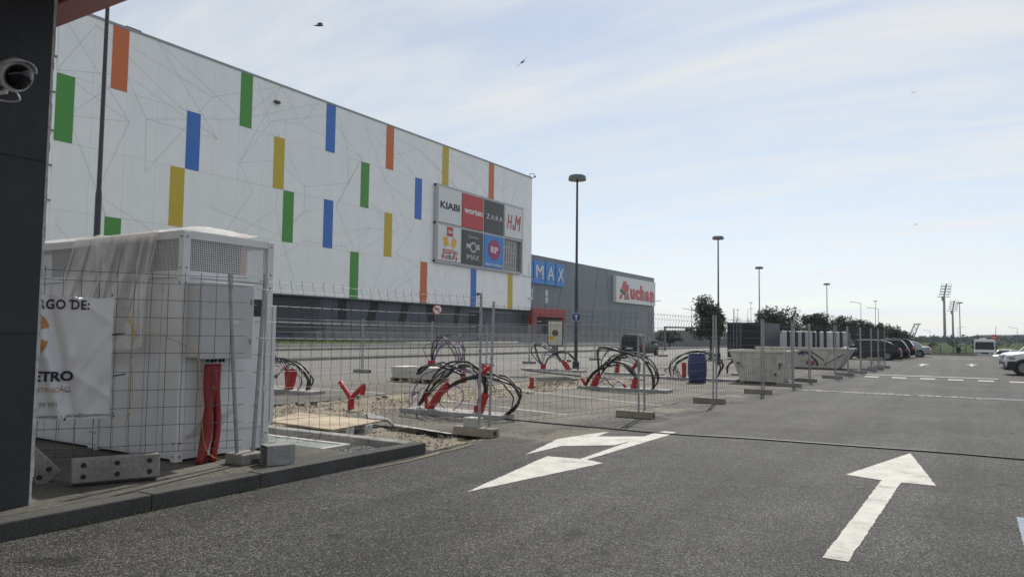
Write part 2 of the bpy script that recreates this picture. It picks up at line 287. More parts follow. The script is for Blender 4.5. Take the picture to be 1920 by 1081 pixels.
def tag(o, label=None, cat=None, group=None, kind=None):
    if label:
        if label in LABELS and not (group and LABELS[label] == group): print('DUPLICATE LABEL', label)
        LABELS[label] = group; o['label'] = label
    if cat: o['category'] = cat
    if group: o['group'] = group
    if kind: o['kind'] = kind
    return o
def thing(name, loc, label, cat, group=None, rz=0.):
    o = bpy.data.objects.new(name, None); COL.objects.link(o); o.location = tuple(map(float, loc)); o.rotation_euler = (0, 0, rz); o.empty_display_size = .1
    return tag(o, label, cat, group)
def root_of(o):
    while o.parent: o = o.parent
    return o
def part(name, mb, mat, parent=None, world=True, smooth=False, bevel=0., kind=None, auto=False):
    """one mesh object; world=True: vertices given in world space, stored relative to the parent thing"""
    org = (0, 0, 0)
    if parent is not None and world: org = root_of(parent).location
    me = mb.mesh(name, org, smooth) if isinstance(mb, MB) else mb
    return link(name, me, mat, parent, bevel, kind, smooth and auto)
def link(name, me, mat, parent=None, bevel=0., kind=None, auto=False):
    o = bpy.data.objects.new(name, me); COL.objects.link(o)
    if mat and not me.materials: me.materials.append(mat)
    if parent: o.parent = parent
    if bevel:
        b = o.modifiers.new('bevel', 'BEVEL'); b.width = bevel; b.segments = 2; b.limit_method = 'ANGLE'; b.angle_limit = R(40)
    if auto:
        e = o.modifiers.new('es', 'EDGE_SPLIT'); e.split_angle = R(40)
    if kind: o['kind'] = kind
    return o
def solo(name, mb, mat, label, cat, group=None, base=None, **kw):
    v = np.array(mb.v); b = base if base is not None else (v[:, 0].mean(), v[:, 1].mean(), v[:, 2].min())
    me = mb.mesh(name, b, kw.pop('smooth', False)); o = link(name, me, mat, None, **kw); o.location = tuple(map(float, b)); return tag(o, label, cat, group)
def copy_thing(root, label, loc, rz=0., group=None):
    def rec(o, par):
        c = o.copy(); COL.objects.link(c); c.parent = par
        for ch in list(o.children): rec(ch, c)
        return c
    r = rec(root, None); r.location = tuple(map(float, loc)); r.rotation_euler = (0, 0, rz); r['label'] = label
    if group: r['group'] = group
    if label in LABELS and LABELS[label] != group: print('DUP', label)
    LABELS[label] = group or r.get('group'); return r
def struct(name, mb, mat, parent=None, **kw):
    o = part(name, mb, mat, parent, world=False, **kw)
    if parent is None: o['kind'] = 'structure'
    return o
def smoothpath(pts, k=8):
    P = [np.array(p, float) for p in pts]; P = [2*P[0]-P[1]]+P+[2*P[-1]-P[-2]]; o = []
    for i in range(1, len(P)-2):
        for j in range(k):
            t = j/k; a, b, c, d = P[i-1:i+3]
            o.append(.5*((2*b)+(-a+c)*t+(2*a-5*b+4*c-d)*t*t+(-a+3*b-3*c+d)*t**3))
    o.append(P[-2]); return o
def text_mesh(s, width=None, height=None, depth=.0, shear=0., bold=0., space=1.):
    """lettering mesh in its own XY plane, lower-left at 0,0, scaled to width/height"""
    cu = bpy.data.curves.new('lettering', 'FONT'); cu.body = s; cu.size = 1; cu.shear = shear; cu.offset = bold; cu.space_character = space; cu.resolution_u = 4
    ob = bpy.data.objects.new('t', cu); COL.objects.link(ob); dg = bpy.context.evaluated_depsgraph_get(); me = bpy.data.meshes.new_from_object(ob.evaluated_get(dg))
    bpy.data.objects.remove(ob); v = np.array([p.co[:] for p in me.vertices]); lo, hi = v.min(0), v.max(0); ext = hi-lo
    sx = width/ext[0] if width else height/ext[1]; sy = height/ext[1] if height else sx
    v = (v-lo)*np.array([sx, sy, 1]); f = [tuple(p.vertices) for p in me.polygons]; bpy.data.meshes.remove(me); return v, f
def lettering(s, org, u, v, mat, parent, width=None, height=None, n=None, thick=.01, name='lettering', **kw):
    P, f = text_mesh(s, width, height, **kw); u, v = np.array(u, float), np.array(v, float); w = np.cross(u, v); org = np.array(org, float)
    mb = MB(); k = len(P); fr = [org+u*p[0]+v*p[1]+w*thick for p in P]; bk = [org+u*p[0]+v*p[1] for p in P]
    mb.add(fr+bk, f)
    cnt = {}
    for q in f:
        for i in range(len(q)):
            a, b = q[i], q[(i+1) % len(q)]; cnt[(a, b)] = 1
    for (a, b) in list(cnt):
        if (b, a) not in cnt: mb.f.append((b, a, a+k, b+k)[::1])
    return part(name, mb, mat, parent)

# ---------------------------------------------------------------- ground, trench, verge, roads
XT0, XT1, XT2, YT0, YT1, YT2 = -12.5, -9.75, -6.12, 7.98, 9.62, 25.
g = MB(); xs = [-700, XT0, XT1, XT2, 700]; ys = [-120, YT0, YT1, YT2, 88.]
for i in range(4):
    for j in range(4):
        if (i == 1 and j in (1, 2)) or (i == 2 and j == 1): continue
        g.quad((xs[i], ys[j], 0), (xs[i+1], ys[j], 0), (xs[i+1], ys[j+1], 0), (xs[i], ys[j+1], 0))
# the car park carries on past the lane's end on the left; on the right the land drops to a lower field
g.quad((-700, 88, 0), (-9, 88, 0), (-30, 230, 0), (-700, 230, 0))
# cut faces of the asphalt round the trench
for a, b in (((XT0, YT0), (XT0, YT2)), ((XT0, YT2), (XT1, YT2)), ((XT1, YT2), (XT1, YT1)), ((XT1, YT1), (XT2, YT1)), ((XT2, YT1), (XT2, YT0)), ((XT2, YT0), (XT0, YT0))):
    g.quad((*a, 0), (*b, 0), (*b, -.25), (*a, -.25))
g.quad((-9, 88, 0), (60, 88, 0), (60, 89, -.9), (-9, 89, -.9)); g.quad((-9, 88, 0), (-30, 230, 0), (-29, 230, -1), (-8, 88, -1))
ground = struct('ground', g, ASPH)
def hnoise(x, y, s=1.): return math.sin(x*1.7*s+y*.9*s)*.5+math.sin(x*.6*s-y*2.3*s+1.3)*.3+math.sin(x*4.1*s+y*3.3*s+.7)*.2
field = MB(); nx, ny = 40, 40
for j in range(ny+1):
    for i in range(nx+1):
        x = -900+1900*i/nx; y = 87.5+2600*(j/ny)**2.2
        z = -.95+.12*hnoise(x*.05, y*.05)+max(0, (y-140))*.0016+(max(0, x-6)*.02 if y > 95 else 0)
        if y > 100 and x > 10: z += .5
        field.v.append((x, y, min(z, 6)))
field.f = [(j*(nx+1)+i, j*(nx+1)+i+1, (j+1)*(nx+1)+i+1, (j+1)*(nx+1)+i) for j in range(ny) for i in range(nx)]
struct('field', field, FIELD, smooth=True)
tr = MB(); SX = 90; SY = 200
for j in range(SY+1):
    for i in range(SX+1):
        x = XT0-.0+(XT2-XT0)*i/SX; y = YT0+(YT2-YT0)*j/SY
        z = -.065+.03*hnoise(x*2, y*2)+.02*hnoise(x*7, y*6)+.012*random.uniform(-1, 1)
        if y > YT1 and x > XT1: z = -.3
        ed = min(x-XT0, XT2-x, y-YT0, YT2-y)
        if x > XT1-.3 and y > YT1-.25: z -= .0
        tr.v.append((x, y, min(z+max(0, .3-ed)*.2, -.008)))
tr.f = [(j*(SX+1)+i, j*(SX+1)+i+1, (j+1)*(SX+1)+i+1, (j+1)*(SX+1)+i) for j in range(SY) for i in range(SX)]
struct('trench_floor', tr, EARTH, smooth=True)
def rocks(n, fn, smin, smax):
    mb = MB()
    for _ in range(n):
        x, y, z = fn(); s = random.uniform(smin, smax)*random.choice((.6, .8, 1, 1)); q = []
        for (a, b, c) in ((1, 0, 0), (-1, 0, 0), (0, 1, 0), (0, -1, 0), (0, 0, 1), (0, 0, -1)):
            k = s*random.uniform(.55, 1.1); q.append((x+a*k+random.uniform(-.3, .3)*s, y+b*k+random.uniform(-.3, .3)*s, z+c*k*.7+random.uniform(-.2, .2)*s))
        mb.add(q, [(0, 2, 4), (2, 1, 4), (1, 3, 4), (3, 0, 4), (2, 0, 5), (1, 2, 5), (3, 1, 5), (0, 3, 5)])
    return mb
def in_trench():
    while True:
        x, y = random.uniform(XT0+.05, XT2-.05), random.uniform(YT0+.05, YT2)
        if y < YT1-.05 or x < XT1-.05: return x, y, -.05
def part_stuff(name, mb, mat, label, cat): o = solo(name, mb, mat, label, cat); o['kind'] = 'stuff'; return o
part_stuff('trench_rubble', rocks(5200, in_trench, .01, .035), RUBBLE, 'loose grey rubble and stones lying in the dug trench', 'rubble')
def rim():
    k = random.random()
    y = random.choice((8.6, 9.4, 10.3, 10.9, 11.6, 13.2, 14.1, 15.8))+random.gauss(0, .3)
    if k < .75: return XT0+abs(random.gauss(0, .09))-.02, y, -.05
    if k < .85: return XT2-.9+random.gauss(0, .35), YT1-abs(random.gauss(0, .05)), -.07
    return XT1-random.uniform(-.02, .1), random.gauss(10.2, .4), -.06
part_stuff('broken_asphalt', rocks(520, rim, .03, .1), M('broken_asphalt', (.022, .021, .021), .9, var=.4, bump=.6), 'black broken asphalt lumps along the cut edge of the trench', 'asphalt rubble')
part_stuff('spilled_grit', rocks(900, lambda: (lambda y: (-6.05+.04*y*.9+random.gauss(0, .35), y, .006))(random.uniform(9.3, 22)), .004, .016), GRAVEL, 'scattered grit and pebbles spilled on the asphalt along the fence', 'grit')
# island pavement with its kerb
KX, KY = -6.02, 7.74; KZ = .14
pv = MB(); pv.box(-14, KX-.2, -6, 6.62, -.1, KZ-.004); pavement = struct('pavement', pv, PAVE)
kerb = MB(); kerb.box(-14, KX-.05, -6, 6.6, -.12, .02); kroot = struct('kerb', kerb, CONCD)
def kstone(x0, x1, y0, y1, mat=CONCD): return part('kerb_stone', MB().box(x0+.003, x1-.003, y0+.003, y1-.003, -.1, KZ+random.uniform(-.004, .004)), mat, kroot, world=False, bevel=.012)
yy = KY
for L in [1.15, 1.5, 1.15, 1.2, 1.15, 1.2, 1.15, 1.2, 1.15, 1.2, 1.2]: kstone(KX-.2, KX+random.uniform(-.004, .004), yy-L, yy); yy -= L
xx = KX-.2
for L in [.62, .9, .95, .95, .95, .95]: kstone(xx-L, xx, KY-.2, KY, CONC); xx -= L
# low slab with a white rim inside the kerb corner, gravel beside it
sl_ = thing('equipment_slab', (-8.2, 7.1, 0), 'low grey-green concrete slab with white rim inside kerb corner', 'slab')
part('slab', MB().box(-10.4, -7.05, 6.62, 7.28, 0, .07), grain('slab_top', [(.3, (.12, .14, .13)), (.55, (.2, .22, .21)), (.75, (.26, .28, .27))], 14., 1.5, .3), sl_)
part('rim', MB().box(-10.4, -6.98, 7.28, 7.36, 0, .085).box(-7.05, -6.98, 6.55, 7.28, 0, .085), CONCL, sl_, bevel=.01)
part_stuff('gravel', rocks(1700, lambda: (random.uniform(-6.95, -6.24), random.uniform(6.2, 7.52), .03+random.uniform(0, .03)), .012, .03), GRAVEL, 'pale gravel heaped between the slab rim and the kerb', 'gravel')
struct('gravel_bed', MB().box(-10.4, KX-.2, 6.62, 7.54, -.08, .02), GRAVEL)
# weeds along the kerb
def blades(n, fn, h, w=.006):
    mb = MB()
    for _ in range(n):
        x, y, z = fn(); a = random.uniform(0, 6.28); l = random.uniform(.3, 1)*h; b = a+random.uniform(-.6, .6); t = random.uniform(.1, .7)*l
        mb.add([(x-w*math.sin(a), y+w*math.cos(a), z), (x+w*math.sin(a), y-w*math.cos(a), z), (x+t*math.cos(b), y+t*math.sin(b), z+l)], [(0, 1, 2)])
    return mb
for k, (wy, n) in enumerate(((3.95, 60), (4.9, 140), (3.3, 60))):
    o = part_stuff('weed', blades(n, lambda: (KX+.02+abs(random.gauss(0, .012)), wy+random.gauss(0, .12), 0), .04, .003), GBLADE, ['thin weeds at the kerb foot near the pillar', 'denser green weeds at the kerb foot below the standing block', 'sparse weeds at the kerb foot below the grey pillar'][k], 'weeds')
# verge and roads towards the mall
vg = MB()
def slope(p, q, y0=-60, y1=230): vg.quad((p[0], y0, p[1]), (q[0], y0, q[1]), (q[0], y1, q[1]), (p[0], y1, p[1]))
slope((-50.1, .45), (-66, .72)); verge = struct('grass_verge', MB(), GRASS) if False else None
vg.quad((-50.1, -60, .45), (-66, -60, .7), (-66, 62, .7), (-50.1, 62, .45)); vg.v = vg.v[4:]; vg.f = [tuple(i-4 for i in f) for f in vg.f[1:]]
struct('grass_verge', vg, GRASS)
part_stuff('verge_grass', blades(9000, lambda: (random.uniform(-61.8, -50.2), random.uniform(20, 62), .5), .22, .02), GBLADE, 'strip of mown grass along the mall wall behind the road', 'grass')
rd = MB(); rd.box(-49.6, -46, -60, 230, -.1, .17).box(-66, -49.6, 62, 230, -.1, .47); struct('upper_road', rd, ASPH)
rd = MB(); rd.box(-31.6, -30.15, -60, 150, -.1, .14); struct('median', rd, PAVE)
def kerbline(name, x, z0, z1, y0, y1, w=.15):
    o = struct(name, MB().box(x-w, x, y0, y1, z0-.2, z1-.01), CONCD); y = y0
    me = MB().box(-w-.002, .004, 0, 1.99, z0-.1-z1, 0).mesh('kerb_stone'); me.materials.append(CONCL if z1 > .2 else CONC)
    while y < y1-1:
        k = link('kerb_stone', me, None, o); k.location = (x, y, z1); y += 2
    return o
kerbline('median_kerb', -30, 0, .15, 4, 130); kerbline('road_kerb', -45.85, 0, .18, 20, 150); kerbline('verge_kerb', -49.6, .17, .48, 24, 150)
# markings
def mark(name, polys, mat, label, cat='road marking', group=None, z=.004):
    mb = MB()
    for p in polys:
        pts = [Vector((float(q[0]), float(q[1]), z)) for q in p]; mb.add([tuple(q) for q in pts], [tuple(f)[::-1] for f in tessellate_polygon([pts])])
    return solo(name, mb, mat, label, cat, group)
def rough(p, n=14, a=.006):
    o = []
    for i in range(len(p)):
        A, B = np.array(p[i][:2], float), np.array(p[(i+1) % len(p)][:2], float)
        for k in range(n): o.append(A+(B-A)*k/n+(RNG.normal(0, a, 2) if k else 0))
    return o
mark('road_arrow', [rough(n=60, a=.0035, p=[(-.93, 5.75), (-.76, 5.75), (-.68, 9.2), (-.35, 9.22), (-.74, 11.63), (-1.25, 9.35), (-.87, 9.22)])], PAINT, 'long white straight-ahead arrow painted on the asphalt lane')
gp = lambda *a: [G(*p)[:2] for p in a]
fa = gp((875, 922), (1025, 855), (1088, 860), (1222, 813), (1246, 808), (1268, 810), (1252, 816), (1100, 861.5), (1131, 868))
tb = gp((985, 852), (1046, 823), (1100, 814), (1143, 809), (1120, 818), (1216, 818), (1153, 834.5), (1053, 836))
mark('road_arrow', [rough(fa, 40, .004), ], PAINT, 'white oncoming arrow with long pointed head and slanting stem')
mark('road_arrow', [rough(tb, 40, .004)], PAINT, 'white turn arrow branching off beside the oncoming arrow', z=.005)
bump = struct('speed_hump_edge', MB().box(-4.0, .9, 35.3, 35.62, -.02, .028), PAINT, bevel=.02)
for di_, x0 in enumerate((-3.75, -2.75, -1.75, -.8, .2, 1.2)):
    mark('road_dash', [rough([(x0, 33.5), (x0+.52, 33.5), (x0+.5, 34.2), (x0-.02, 34.2)], 5)], PAINT, 'white painted dash before the raised line, '+['nearest the fence', 'second from the fence', 'third from the fence', 'fourth from the fence', 'fifth from the fence', 'nearest the white crossover'][di_], group='dashes across the lane')
def pline(a, b, w, label, mat=OLDPAINT, group=None):
    A, B = G(*a)[:2], G(*b)[:2]; d = _n(B-A); nn = np.array([-d[1], d[0]])*w/2
    return mark('parking_line', [rough([A-nn, B-nn, B+nn, A+nn], 12, .01)], mat, label, 'parking line', group)
pline((735, 795), (846, 812.5), .1, 'worn white parking line at the edge of the trench by the fence foot')
pline((830, 750), (1062, 777), .1, 'worn white parking line behind the front cable footing')
pline((927, 726), (1240, 760), .1, 'worn white parking line in front of the middle cable footing')
pline((505, 722), (720, 737), .12, 'worn white parking line beside the left cable footing')
pline((860, 671), (1160, 694), .12, 'worn white parking line towards the back fence')
for a, al_ in (((1730, 683.5), 'beside the dark parked cars'), ((1822, 684), 'beside the white parked cars')):
    c = G(*a); mark('road_arrow', [[(c[0]-.08, c[1]-2.2), (c[0]+.08, c[1]-2.2), (c[0]+.08, c[1]+.3), (c[0]+.35, c[1]+.3), (c[0], c[1]+2.3), (c[0]-.35, c[1]+.3), (c[0]-.08, c[1]+.3)]], PAINT, 'small white arrow past the raised line, '+al_, group='far lane arrows')
mark('road_line', [rough([(-3.2, 71), (1.6, 71), (1.6, 71.5), (-3.2, 71.5)], 20, .05)], OLDPAINT, 'worn white line across the far end of the lane')
q = G(1915, 985); mark('bay_marking', [rough([(q[0]-.02, q[1]-.8), (q[0]+1.4, q[1]-.8), (q[0]+1.4, q[1]+.35), (q[0]-.02, q[1]+.35)], 30, .004)], BLUER, 'faded blue painted bay corner on the asphalt', 'bay marking')
# granite setts across the lane
st = struct('sett_strip', MB().box(-4.35, .2, 23.35, 23.75, -.02, .003), CONCD)
me_s = MB().box(-.085, .085, -.085, .085, -.02, .016).mesh('sett'); me_s.materials.append(SLABG)
for r_ in range(2):
    for i in range(24):
        k = link('sett', me_s, None, st, bevel=.012); k.location = (-4.22+i*.19+random.uniform(-.015, .015), 23.46+r_*.19+random.uniform(-.015, .015), random.uniform(-.014, .002)); k.rotation_euler = (0, 0, random.uniform(-.08, .08))
dg = thing('drain_grate', (.72, 23.55, 0), 'dark iron drain grate set in the row of setts', 'drain')
part('frame', MB().box(.25, 1.2, 23.3, 23.34, -.01, .014).box(.25, 1.2, 23.76, 23.8, -.01, .014), GALV, dg); part('pit', MB().box(.25, 1.2, 23.34, 23.76, -.02, .004), BLACK, dg)
for i in range(13): part('bar', MB().box(.28+i*.07, .31+i*.07, 23.34, 23.76, .004, .012), WIRE, dg)
# ---------------------------------------------------------------- pillar, canopy, security camera
p = thing('pillar', (-6.7, 2, .136), 'dark grey painted pillar standing on the kerbed pavement', 'pillar')
part('shaft', MB().box(-7.05, -6.44, -1.2, 3.15, .1, 4.53), PILLAR, p)
for z_ in (1.5, 2.9): part('joint', MB().box(-6.4405, -6.438, -1.2, 3.14, z_, z_+.012), BLACK, p)
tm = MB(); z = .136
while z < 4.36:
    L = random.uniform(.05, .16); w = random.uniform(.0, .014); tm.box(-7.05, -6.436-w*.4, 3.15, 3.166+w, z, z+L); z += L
part('sunlit_edge_plaster', tm, SUNPLASTER, p)  # chipped corner strip, its sunlit brightness painted in
CY1 = 3.76
cn = thing('canopy', (-4.8, 0, 4.5), 'red metal canopy edge overhead beside the dark pillar', 'canopy')
part('soffit', MB().box(-13, -2.2, -5, CY1-.3, 4.56, 5.1), REDSOF, cn)
part('fascia', MB().box(-13, -2.2, CY1-.28, CY1, 4.5, 5.15), REDSOF, cn, bevel=.01)
for k in range(8): x = -9.4+k; part('soffit_panel', MB().box(x-.97, x-.02, 3.2, CY1-.33, 4.53, 4.56).box(x-.97, x-.02, -5, 3.1, 4.53, 4.56) if x > -6.4 or x < -7.2 else MB().box(x-.97, x-.02, 3.2, CY1-.33, 4.53, 4.56), REDSOF, cn)
c0 = PX(30, 142, -6.22); sc_ = thing('security_camera', (c0[0], c0[1], c0[2]), 'white dome security camera with dark lens on the grey pillar', 'camera')
ax = _n(np.array([.86, .12, -.42])); u_ = _n(np.cross(ax, (0, 0, 1)))
part('housing', MB().lathe([(.05, -.13), (.1, -.11), (.125, -.05), (.13, .0), (.122, .02), (.1, .022)], c0, 32, ax), WHITE, sc_, smooth=True, auto=True)
part('lens_dome', MB().lathe([(.098, .02), (.095, .05), (.08, .08), (.05, .1), (.001, .108)], c0, 28, ax), GLASS, sc_, smooth=True)
vz = MB(); upv = np.cross(u_, ax); upv = upv if upv[2] > 0 else -upv
P_ = []
for k in range(13):
    a = R(28+124*k/12); P_ += [c0+u_*math.cos(a)*.132+upv*math.sin(a)*.132-ax*.05, c0+u_*math.cos(a)*.142+upv*math.sin(a)*.142+ax*(.03+.05*math.sin(math.pi*k/12))]
vz.add(P_, [(2*i, 2*i+1, 2*i+3, 2*i+2) for i in range(12)]); o = part('visor', vz, WHITE, sc_, smooth=True); s_ = o.modifiers.new('s', 'SOLIDIFY'); s_.thickness = .008
part('bracket', MB().tube([c0-ax*.08, c0+np.array([-.06, -.04, -.13]), c0+np.array([-.21, -.12, -.15])], .02, 10).box(-6.44, -6.41, c0[1]-.2, c0[1]-.06, c0[2]-.22, c0[2]-.08), WHITE, sc_, smooth=True, auto=True)
part('cable', MB().tube(smoothpath([c0+np.array([.02, .0, -.13]), c0+np.array([.03, .02, -.19]), c0+np.array([-.05, -.02, -.2]), c0+np.array([-.2, -.1, -.17])]), .007, 8), WHITE, sc_)
# ---------------------------------------------------------------- white equipment units
def unit(x0, x1, y0, y1, label, box):
    z0, z1, zg = KZ, 2.62, 2.12
    t = thing('equipment_cabinet', ((x0+x1)/2, (y0+y1)/2, z0), label, 'cabinet', 'white equipment cabinets')
    part('body', MB().box(x0+.03, x1-.03, y0+.03, y1-.03, z0+.02, zg), WHITE, t, bevel=.006)
    for (a, b) in ((x0, y0), (x1-.09, y0), (x0, y1-.09), (x1-.09, y1-.09)):
        part('corner_post', MB().box(a, a+.09, b, b+.09, z0, z1), WHITE, t, bevel=.006)
        bl = MB()
        for z in (z0+.06, z0+.2, zg-.06, zg+.1, z1-.06): bl.lathe([(.014, -.004), (.012, .006)], (a+.045, b-.002, z), 8, (0, -1, 0)).lathe([(.014, -.004), (.012, .006)], (a+.092, b+.045, z), 8, (1, 0, 0))
        part('bolt', bl, GALV, t)
    for n_, r in (('top_rail', (zg+.42, z1)), ('grille_rail', (zg, zg+.07))):
        part(n_, MB().box(x0+.09, x1-.09, y0+.005, y0+.05, *r).box(x0+.09, x1-.09, y1-.05, y1-.005, *r).box(x0+.005, x0+.05, y0+.09, y1-.09, *r).box(x1-.05, x1-.005, y0+.09, y1-.09, *r), WHITE, t)
    part('roof', MB().box(x0+.02, x1-.02, y0+.02, y1-.02, z1-.012, z1+.012), WHITE, t)
    part('fan_housing', MB().box(x0+.3, x1-.3, y0+.25, y1-.25, zg, z1-.03), BLKP, t)
    h0, h1 = zg+.07, z1-.05; gr = MB()
    for (ua, ub, fix, axis) in ((x0+.09, x1-.09, y0+.022, 'y'), (y0+.09, y1-.09, x1-.022, 'x')):
        k = ua
        while k < ub:
            gr.box(k, k+.008, fix, fix+.004, h0, h1) if axis == 'y' else gr.box(fix-.004, fix, k, k+.008, h0, h1); k += .024
        k = h0
        while k < h1:
            gr.box(ua, ub, fix+.0045, fix+.008, k, k+.008) if axis == 'y' else gr.box(fix-.0085, fix-.0045, ua, ub, k, k+.008); k += .024
    part('grille', gr, WHITE, t)
    # panel joints of the side walls, proud of the body
    for k in range(1, 5):
        x = x0+.09+(x1-x0-.18)*k/5; part('side_panel', MB().box(x-(x1-x0-.18)/5+.006, x-.006, y0+.014, y0+.03, z0+.05, zg-.03), WHITE, t, bevel=.003)
    part('side_panel', MB().box(x1-.09-(x1-x0-.18)/5+.006, x1-.096, y0+.014, y0+.03, z0+.05, zg-.03), WHITE, t, bevel=.003)
    if box:
        part('front_door', MB().box(x1-.03, x1-.012, y0+.1, y1-.1, z0+.28, zg-.03), WHITE, t, bevel=.004)
        part('display', MB().box(x1-.012, x1-.004, y1-.3, y1-.14, 1.72, 1.92), BLKP, t, bevel=.004)
        jb = part('junction_box', MB().box(x1-.01, x1+.25, y0+.07, y0+.72, 1.25, 2.06), M('grey_enclosure', (.5, .505, .51), .4, var=.05), t, bevel=.012)
        part('box_lid', MB().box(x1+.253, x1+.275, y0+.06, y0+.73, 1.24, 2.07), MATS['grey_enclosure'], jb, bevel=.01)
        part('latch', MB().box(x1+.275, x1+.285, y0+.68, y0+.705, 1.4, 1.46).box(x1+.275, x1+.285, y0+.68, y0+.705, 1.84, 1.9), GALV, jb)
        part('label_plate', MB().box(x1+.2755, x1+.279, y0+.4, y0+.53, 1.62, 1.66), SIGNW, jb)
        gl_ = MB()
        for k in range(5): gl_.tube([(x1+.1+.03*(k % 2), y0+.28+.05*k, 1.255), (x1+.1, y0+.28+.05*k, 1.2)], .016, 8)
        part('cable_gland', gl_, BLKP, jb)
        rs = MB()
        for dy_, r_, a in ((.0, .042, .05), (.055, .05, -.03), (.115, .04, .03)):
            rs.tube(smoothpath([(x1+.13, y0+.27+dy_, 1.18), (x1+.14, y0+.27+dy_-.01, .9), (x1+.15+a, y0+.23+dy_*1.1+a*.5, .5), (x1+.19+a, y0+.12+dy_*1.5, KZ)], 6), r_, 12)
        part('red_conduit', rs, M('shaded_red_conduit', (.24, .008, .012), .45, var=.25, vs=9, bump=.4, bs=25), t, smooth=True)  # darker copy of the conduit red, shade by the cabinet put into the colour
        part('loose_sheet', MB().quad((x1+.004, y0+.1, .38), (x1+.004, y0+.5, .42), (x1+.03, y0+.85, .75), (x1+.004, y0+.45, .7)), PLAST, t)
        part('hinge_strip', MB().box(x1-.06, x1+.015, y1+.002, y1+.05, .45, 1.85), WHITE, t, bevel=.004)
    return t
U1 = unit(-8.79, -7.22, 4.97, 6.2, 'white equipment cabinet with grey junction box and red conduits on its side', True)
U2 = unit(-10.72, -8.84, 4.99, 6.2, 'white equipment cabinet behind the banner and the dark pillar', False)
# plastic sheet over the tops
def sheet(name, fn, nu, nv, label, mat=PLAST):
    mb = MB()
    for j in range(nv+1):
        for i in range(nu+1): mb.v.append(tuple(fn(i/nu, j/nv)))
    mb.f = [(j*(nu+1)+i, j*(nu+1)+i+1, (j+1)*(nu+1)+i+1, (j+1)*(nu+1)+i) for j in range(nv) for i in range(nu)]
    o = solo(name, mb, mat, label, 'plastic sheet', smooth=True); return o
def crease(u, v): return .02*math.sin(9*u+5*v)+.012*math.sin(19*u-9*v+1)+.026*(1-abs(math.sin(6*u-5*v+.5)))**3+.02*(1-abs(math.sin(4*u+7*v)))**4+.003*math.sin(41*u+31*v)
def drape_cloth():
    # position-based cloth: a slack film laid over the cabinet roofs, its front and left sides hanging free
    nu, nv = 76, 64; rg = np.random.default_rng(5); u = np.linspace(0, 1, nu+1)[None, :]; v = np.linspace(0, 1, nv+1)[:, None]
    ln = 1.22+.3*np.sin(np.pi*np.clip(u*.85, 0, 1))**1.5                       # front-to-back length varies: ragged hem
    X = -7.62-u*1.55-.42*v*u*1.3+0*v; Y = 5.75-v*ln+0*u; Z = 2.8+.16*np.sin(8*u+5*v)+.1*np.sin(15*u-8*v+1)+.02*rg.normal(size=(nv+1, nu+1))
    P = np.stack([X, Y, Z], -1); lx = np.linalg.norm(np.diff(P*[1, 1, 0], axis=1), axis=-1)*1.24; ly = np.linalg.norm(np.diff(P*[1, 1, 0], axis=0), axis=-1)*1.16
    ld = np.sqrt(lx[:-1]**2+ly[:, :-1]**2); V_ = np.zeros_like(P)
    def con(A, B_, L, st):
        d = B_-A; n_ = np.linalg.norm(d, axis=-1); c = (d*((n_-L)/np.maximum(n_, 1e-6)*.5*st)[..., None]); A += c; B_ -= c
    for it in range(230):
        V_ = V_*.975; V_[..., 2] -= .0011; V_[..., 1] -= (.0009 if it < 120 else .0003)*(P[..., 1] < 4.97)*(1+.8*np.sin(11*P[..., 0]+5*P[..., 2])); Q = P+V_
        for _ in range(5):
            for k in (0, 1): con(Q[:, k:-1:2], Q[:, k+1::2], lx[:, k::2], 1.); con(Q[k:-1:2], Q[k+1::2], ly[k::2], 1.)
            con(Q[:-1, :-1], Q[1:, 1:], ld, .35); con(Q[:-1, 1:], Q[1:, :-1], ld, .35)
            dt = 2.648-Q[..., 2]; df = Q[..., 1]-4.945; dr = -7.2-Q[..., 0]; ins = (dt > 0) & (df > 0) & (dr > 0)
            top = ins & (dt < df+.02) & (dt < dr); fr = ins & ~top & (df <= dr); Q[..., 2] = np.where(top, 2.648, Q[..., 2]); Q[..., 1] = np.where(fr, 4.945, Q[..., 1])
        on = (Q[..., 2] < 2.652) & (Q[..., 1] > 4.96); V_ = Q-P; V_[on, :2] *= .15; P = Q
    mb = MB(); mb.v = [tuple(p_) for p_ in P.reshape(-1, 3)]; mb.f = [(j*(nu+1)+i, j*(nu+1)+i+1, (j+1)*(nu+1)+i+1, (j+1)*(nu+1)+i) for j in range(nv) for i in range(nu)]
    o = solo('plastic_sheet', mb, PLAST, 'wrinkled clear plastic sheet draped over the cabinet tops', 'plastic sheet', smooth=True); sb_ = o.modifiers.new('s', 'SUBSURF'); sb_.levels = sb_.render_levels = 1
drape_cloth()
def flap(u, v):
    c = crease(u+.4, v*.8); x = -7.2-u*.9; y = 5.1+v*.85; return x, y, 2.655+.08*math.sin(math.pi*u)*math.sin(math.pi*v)+.35*abs(c)+(0.02*u)
sheet('plastic_sheet', flap, 40, 30, 'white plastic sheet lying flat on the roof above the junction box')
def flap2(u, v):
    c = crease(u+.9, v*.8); return -8.75-u*1.7, 4.97+v*1.1-.03*c, 2.645+.05*math.sin(math.pi*v)+.5*abs(c)
sheet('plastic_sheet', flap2, 40, 30, 'thin plastic sheet over the cabinet behind the banner')
rp_ = MB().tube(smoothpath([PX(230, 600, -6.98), PX(330, 640, -6.9), PX(370, 668, -6.62), PX(376, 760, -6.6), PX(383, 830, -6.62), PX(398, 855, -6.55), PX(424, 862, -6.5)]), .0035, 6)
rp_.tube(smoothpath([PX(246, 571, -6.98), PX(250, 610, -6.98), PX(246, 660, -6.99), PX(248, 740, -6.99), PX(235, 795, -6.98)]), .0035, 6)
